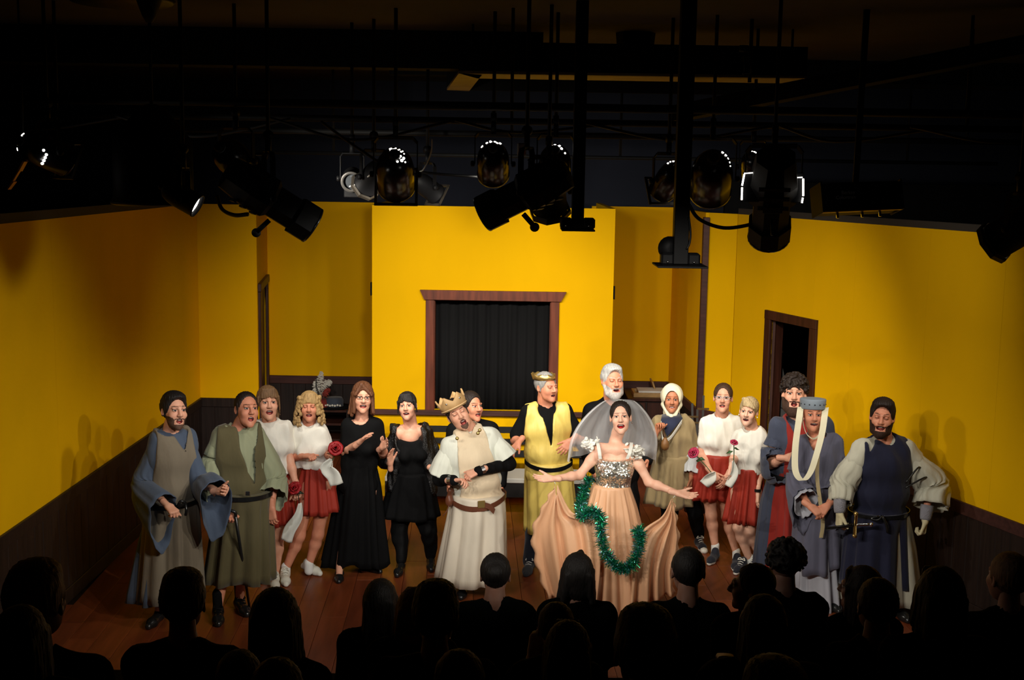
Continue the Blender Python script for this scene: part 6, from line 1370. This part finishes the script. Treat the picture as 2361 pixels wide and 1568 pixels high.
# dark bookcase with hats, left alcove
c0, c1 = at(700, 950, 14.5), at(806, 950, 14.5); zt_ = at(760, 946, 14.4)[2]
bk = thing('bookcase', 'dark wooden shelf unit against the left alcove wall', 'shelf', ((c0[0]+c1[0])/2, 14.6, 0))
for x in (c0[0], c1[0]-.03): obj('side', box((x, 14.42, 0), (x+.03, 14.88, zt_), .003), WAIN, bk, False)
for z in (.05, zt_*.34, zt_*.67, zt_-.03): obj('shelf', box((c0[0]+.03, 14.42, z), (c1[0]-.03, 14.86, z+.028), .002), DKWOOD, bk, False)
obj('back_panel', box((c0[0]+.03, 14.86, .05), (c1[0]-.03, 14.88, zt_-.03)), WAIN, bk, False)
hb = at(770, 944, 14.6); hb[2] = zt_
ht = thing('black_hat', 'black hat with a string of pearls on the left alcove shelf', 'hat', hb)
obj('brim', lathe([(.02, .0), (.20, .002), (.205, .012), (.10, .018)], hb, (0, 0, 1), 24), BLK, ht)
obj('hat_crown', lathe([(.115, .012), (.115, .09), (.10, .12), (.03, .125)], hb, (0, 0, 1), 22, (False, True)), cloth('blue_grey_hat', (62, 70, 82)), ht)
for k in range(7): obj('pearl', garment([('e', hb+V3(.0+.03*(k-3), -.12-.01*math.cos(k-3), .04+.006*((k*3) % 2)), .015, .002)], .006), SHW, ht)
fb = at(740, 946, 14.55); fb[2] = zt_
fh = thing('feathered_headdress', 'headdress of white ostrich feathers and red plumes on the left alcove shelf', 'hat', fb)
obj('base', lathe([(.09, 0), (.10, .03), (.08, .10), (.03, .13)], fb, (0, 0, 1), 18), cloth('red_plume', (120, 40, 34)), fh)
FEA = mat('white_feather', (.62, .60, .52), .8, noise=.25, nscale=(30, 30, 10)); FER = cloth('red_feather', (128, 46, 36)); FED = mat('dark_quill', (.03, .03, .03), .7)
def feather(root, pts, wd, m, name='feather'):
    P_ = spline(pts, 16); rg = np.random.default_rng(len(pts)+int(wd*1000)); gs = [tube(P_, .003, 5)]
    for i in range(2, 16):
        t_ = nrm(P_[i]-P_[i-1]); 
        for sg in (-1, 1):
            for k in range(3):
                s_ = nrm(np.cross(t_, V3(0, 1, 0))*sg+t_*.5+rg.normal(size=3)*.35); L_ = wd*math.sin(.5+i/16*2.3)*rg.uniform(.7, 1.1); w_ = t_*.006
                q = P_[i]; e = q+s_*L_+V3(0, 0, -.02); mid = (q+e)/2+V3(0, rg.uniform(-.01, .01), .006); gs.append((np.array([q-w_, q+w_, mid+w_, e+w_*.4, mid-w_]), [(0, 1, 2, 4), (4, 2, 3)]))
    return obj(name, join(*gs), m, root)
F0 = fb+V3(0, 0, .10)
feather(fh, [F0, at(738, 905, 14.5), at(737, 880, 14.5), at(741, 858, 14.5)], .07, FEA); feather(fh, [F0, at(745, 900, 14.45), at(752, 882, 14.45), at(762, 878, 14.45)], .065, FEA); feather(fh, [F0, at(733, 905, 14.45), at(728, 892, 14.45), at(726, 880, 14.45)], .055, FEA)
feather(fh, [F0, at(746, 915, 14.4), at(752, 902, 14.4), at(758, 896, 14.4)], .05, FER); feather(fh, [F0, at(736, 910, 14.42), at(730, 890, 14.42), at(729, 872, 14.42)], .018, FED, 'quill')
# sideboard with box and papers, right alcove
d0, d1 = at(1450, 915, 14.3), at(1528, 915, 14.3); dz = at(1510, 916, 14.3)[2]
sb = thing('sideboard', 'dark sideboard against the right alcove wall', 'cabinet', ((d0[0]+d1[0])/2, 14.55, 0))
obj('top', box((d0[0]-.02, 14.18, dz-.03), (d1[0]+.02, 14.9, dz), .004), DKWOOD, sb, False)
obj('body', box((d0[0], 14.22, .04), (d1[0], 14.88, dz-.03)), WAIN, sb, False)
for i in range(2): w_ = (d1[0]-d0[0])/2; dd = obj('door', box((d0[0]+i*w_+.01, 14.2, .08), (d0[0]+(i+1)*w_-.01, 14.22, dz-.05), .003), DKWOOD, sb, False); obj('knob', lathe([(.012, 0), (.016, .014), (.006, .02)], (d0[0]+w_+(-.05 if i == 0 else .05), 14.2, dz*.6), (0, -1, 0), 10), BRASS, dd)
tb = V3(at(1498, 915, 14.35)[0], 14.45, dz)
wb = thing('wooden_tray', 'shallow light wooden frame box lying on the sideboard', 'box', tb)
LWD = mat('light_wood', (.42, .26, .10), .55, noise=.3, nscale=(20, 3, 20))
obj('base', box(tb+V3(-.20, -.16, 0), tb+V3(.20, .16, .012)), LWD, wb, False)
for g in (((-.20, -.16, .012), (.20, -.13, .05)), ((-.20, .13, .012), (.20, .16, .05)), ((-.20, -.13, .012), (-.17, .13, .05)), ((.17, -.13, .012), (.20, .13, .05))): obj('side', box(tb+V3(*g[0]), tb+V3(*g[1]), .003), LWD, wb, False)
pp = tb+V3(.02, -.02, .05); tag(obj('papers', box(pp+V3(-.16, -.12, 0), pp+V3(.16, .13, .022), .002), PAPER, smooth=False), 'stack of white papers on the wooden tray', 'papers')
wd_ = V3(at(1520, 915, 14.3)[0], 14.6, dz); tag(obj('upright_board', xf(box((-.02, -.14, 0), (.0, .14, .17), .003), frame_mat(wd_, nrm((1, 0, .35)), V3(0, 1, 0), nrm((-.35, 0, 1)))), LWD, smooth=False), 'small upright wooden board leaning on the sideboard', 'board')
# prop stand with swords between the alcove post and the T-shirts
ps = at(1610, 1000, 12.3); st = thing('sword_stand', 'stand of prop swords and tools behind the smock wearer', 'rack', (ps[0], 12.3, 0))
obj('tub', lathe([(.12, 0), (.14, .5), (.13, .5), (.11, .03)], (ps[0], 12.3, 0), (0, 0, 1), 18), WAIN, st)
for (px_, y0, lean) in ((1622, 912, .05), (1596, 930, -.02), (1608, 944, .0)):
    tp = at(px_, y0, 12.3); bt_ = V3(ps[0]+lean, 12.3, .04); obj('blade', bar(bt_, tp, .022, .008), mat('dull_steel', (.16, .16, .16), .4, .8), st, False)
    h_ = tp-nrm(tp-bt_)*.14; obj('hilt', bar(h_-V3(.06, 0, 0), h_+V3(.06, 0, 0), .018, .018), mat('dull_bronze', (.16, .10, .04), .5, .6), st, False)
# ================================================================== THE AUDIENCE
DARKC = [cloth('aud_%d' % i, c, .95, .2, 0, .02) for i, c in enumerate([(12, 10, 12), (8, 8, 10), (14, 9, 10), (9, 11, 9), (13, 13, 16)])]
TIERS = [(6.45, .58), (5.0, .98), (4.15, 1.12), (3.3, 1.36)]      # row depth, seat height
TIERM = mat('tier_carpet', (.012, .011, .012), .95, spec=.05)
for i, (Y, z) in enumerate(TIERS):
    back = TIERS[i+1][0]+.28 if i < 3 else 1.0
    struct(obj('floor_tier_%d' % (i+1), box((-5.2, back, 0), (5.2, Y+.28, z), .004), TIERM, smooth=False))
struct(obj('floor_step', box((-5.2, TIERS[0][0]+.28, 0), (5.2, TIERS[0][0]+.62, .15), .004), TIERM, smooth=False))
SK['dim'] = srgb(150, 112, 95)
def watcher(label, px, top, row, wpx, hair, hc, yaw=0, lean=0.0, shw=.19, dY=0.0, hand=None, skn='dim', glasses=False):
    Y, zs = TIERS[row]; Y += dY; tp = at(px, top, Y); pxm = FPX/Y; hs = min(1.28, max(.9, wpx/pxm/{'long': .225, 'bob': .225, 'curly': .235, 'mid': .22, 'fringe': .225}.get(hair, .185)))
    c = tp.copy(); c[2] -= {'curly': .155, 'short': .130, 'crop': .128, 'balding': .126, 'thickshort': .15}.get(hair, .140)*hs
    t = thing('audience_member', label, 'person', (c[0], Y, zs), 'audience seen from behind')
    Rh = np.array(Matrix.Rotation(math.pi+R(yaw), 3, 'Z')); sk = skin(skn); hm = hairm(hc)
    H = lambda x, y, z: c+Rh@V3(x, y, z)*hs
    g = head_sdf(openm=.1, h=.0085); parts = [place(g, c, Rh, hs)]
    nb = H(0, .03, -.150)+V3(lean, 0, 0); hip = V3(c[0]+lean*2, Y-.02, zs+.11); sl, sr = nb+V3(-shw*.9, .0, -.075), nb+V3(shw*.9, .0, -.075)
    kz = max(.12, zs+.02); kn = [V3(hip[0]+s*.12, Y+.24, zs+.10) for s in (-1, 1)]; an = [k+V3(0, .24, -.32) for k in kn]
    el = [sl+V3(-.04, .06, -.26), sr+V3(.04, .06, -.26)]; wr = [V3(hip[0]-.10, Y+.22, zs+.22), V3(hip[0]+.10, Y+.22, zs+.22)]
    if hand is not None: el[0] = hand[0]; wr[0] = hand[1]
    ch = [[(H(0, .02, -.05), .055), (nb, .06)], [(nb, .06), (hip, .10)], [(sl, .05), (sr, .05)]]
    for a, b, s in zip(el, wr, (sl, sr)): ch.append([(s, .045), (a, .038), (b, .026)])
    parts.append(limbs_mesh(ch, .022))
    for i_, (w_, e_) in enumerate(zip(wr, el)): parts.append(hand_sdf(w_, (w_-e_)+V3(0, .0, 0), (0, 0, -1), i_ == 1, h=.009, curl=(30, 35, 25)))
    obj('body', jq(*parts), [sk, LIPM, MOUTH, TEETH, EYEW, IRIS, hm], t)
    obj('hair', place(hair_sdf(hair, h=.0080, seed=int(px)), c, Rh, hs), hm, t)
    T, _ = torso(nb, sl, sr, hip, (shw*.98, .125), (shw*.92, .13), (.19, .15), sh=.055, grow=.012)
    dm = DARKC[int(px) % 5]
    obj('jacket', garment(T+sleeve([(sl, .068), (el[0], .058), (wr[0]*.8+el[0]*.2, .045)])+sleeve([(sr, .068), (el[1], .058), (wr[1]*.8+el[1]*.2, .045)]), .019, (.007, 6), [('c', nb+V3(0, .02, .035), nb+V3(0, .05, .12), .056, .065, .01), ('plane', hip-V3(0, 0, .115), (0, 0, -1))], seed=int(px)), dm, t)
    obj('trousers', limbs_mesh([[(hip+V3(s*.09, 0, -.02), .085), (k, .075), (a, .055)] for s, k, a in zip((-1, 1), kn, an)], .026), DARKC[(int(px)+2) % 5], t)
    return t
W = watcher
W('audience head in silhouette with ponytail in front of the cream robe', 1143, 1271, 0, 80, 'updo', 'black', dY=.1)
W('audience head with a dark bob in front of the bride gown', 1333, 1272, 0, 94, 'bob', 'black', shw=.165)
W('audience silhouette with cropped hair below the gown right drape', 1588, 1260, 0, 90, 'crop', 'black', shw=.185)
W('audience member with big curly hair below the crimson tabard', 1812, 1236, 0, 108, 'curly', 'black', dY=-.1)
W('audience head turned left beside the curly-haired silhouette', 1735, 1300, 0, 86, 'short', 'black', 70, shw=.16, dY=-.75)
W('long-haired audience silhouette below the long black dress', 878, 1332, 0, 98, 'long', 'black', shw=.18)
W('audience head in profile below the navy tabard', 1985, 1303, 0, 96, 'fringe', 'dkbrown', 60, shw=.16)
W('pale-haired audience head at the right edge of the crowd', 2328, 1272, 0, 96, 'short', 'ltbrown', 12)
W('tousled audience head in front of the taupe tunic', 420, 1303, 1, 118, 'thickshort', 'dkbrown', 8, shw=.20)
W('rounded audience head right of the profile silhouette', 2025, 1332, 1, 104, 'short', 'dkbrown', dY=.22, shw=.165)
W('large audience head low at the right by the wall', 2170, 1303, 1, 132, 'mid', 'dkbrown', shw=.19, dY=-.12)
W('straight long-haired audience silhouette in front of the cane', 635, 1352, 1, 142, 'long', 'black', shw=.185)
W('big round audience head left of the ponytail silhouette', 1005, 1330, 1, 124, 'thickshort', 'black', shw=.225)
W('audience head peeking out behind the big round one', 955, 1352, 0, 84, 'mid', 'ltbrown', dY=-.75, shw=.165)
W('small audience head between the bride gown and the front bob', 1283, 1388, 1, 96, 'short', 'dkbrown', dY=.35, shw=.165)
W('audience member with long hair and a raised hand at right of centre', 1762, 1368, 2, 126, 'long', 'dkbrown', shw=.19, dY=.2, hand=(at(1676, 1560, 4.5), at(1672, 1524, 4.75)))
W('wide audience head at the bottom centre beneath the gown', 1490, 1385, 2, 165, 'thickshort', 'dkbrown', shw=.23, dY=-.2)
W('audience head at the bottom just left of the gown', 1310, 1428, 2, 132, 'mid', 'black', dY=.1)
W('fair-edged audience head at the bottom left corner wall', 80, 1280, 2, 148, 'thickshort', 'ltbrown', shw=.22)
W('long-haired audience head at the left edge, nearer the camera', 48, 1392, 3, 130, 'long', 'dkbrown', dY=.5)
W('audience crown of hair cut off by the bottom edge left of centre', 1060, 1497, 3, 136, 'short', 'dkbrown', dY=.5)
W('audience crown of hair cut off by the bottom edge right of centre', 1790, 1505, 3, 185, 'thickshort', 'dkbrown', dY=.05)
W('audience crown of hair at the bottom below the cane', 552, 1498, 2, 120, 'short', 'dkbrown', dY=.25)
W('audience crown of hair lowest at the bottom below the straight hair', 640, 1516, 3, 140, 'short', 'dkbrown', dY=.3)
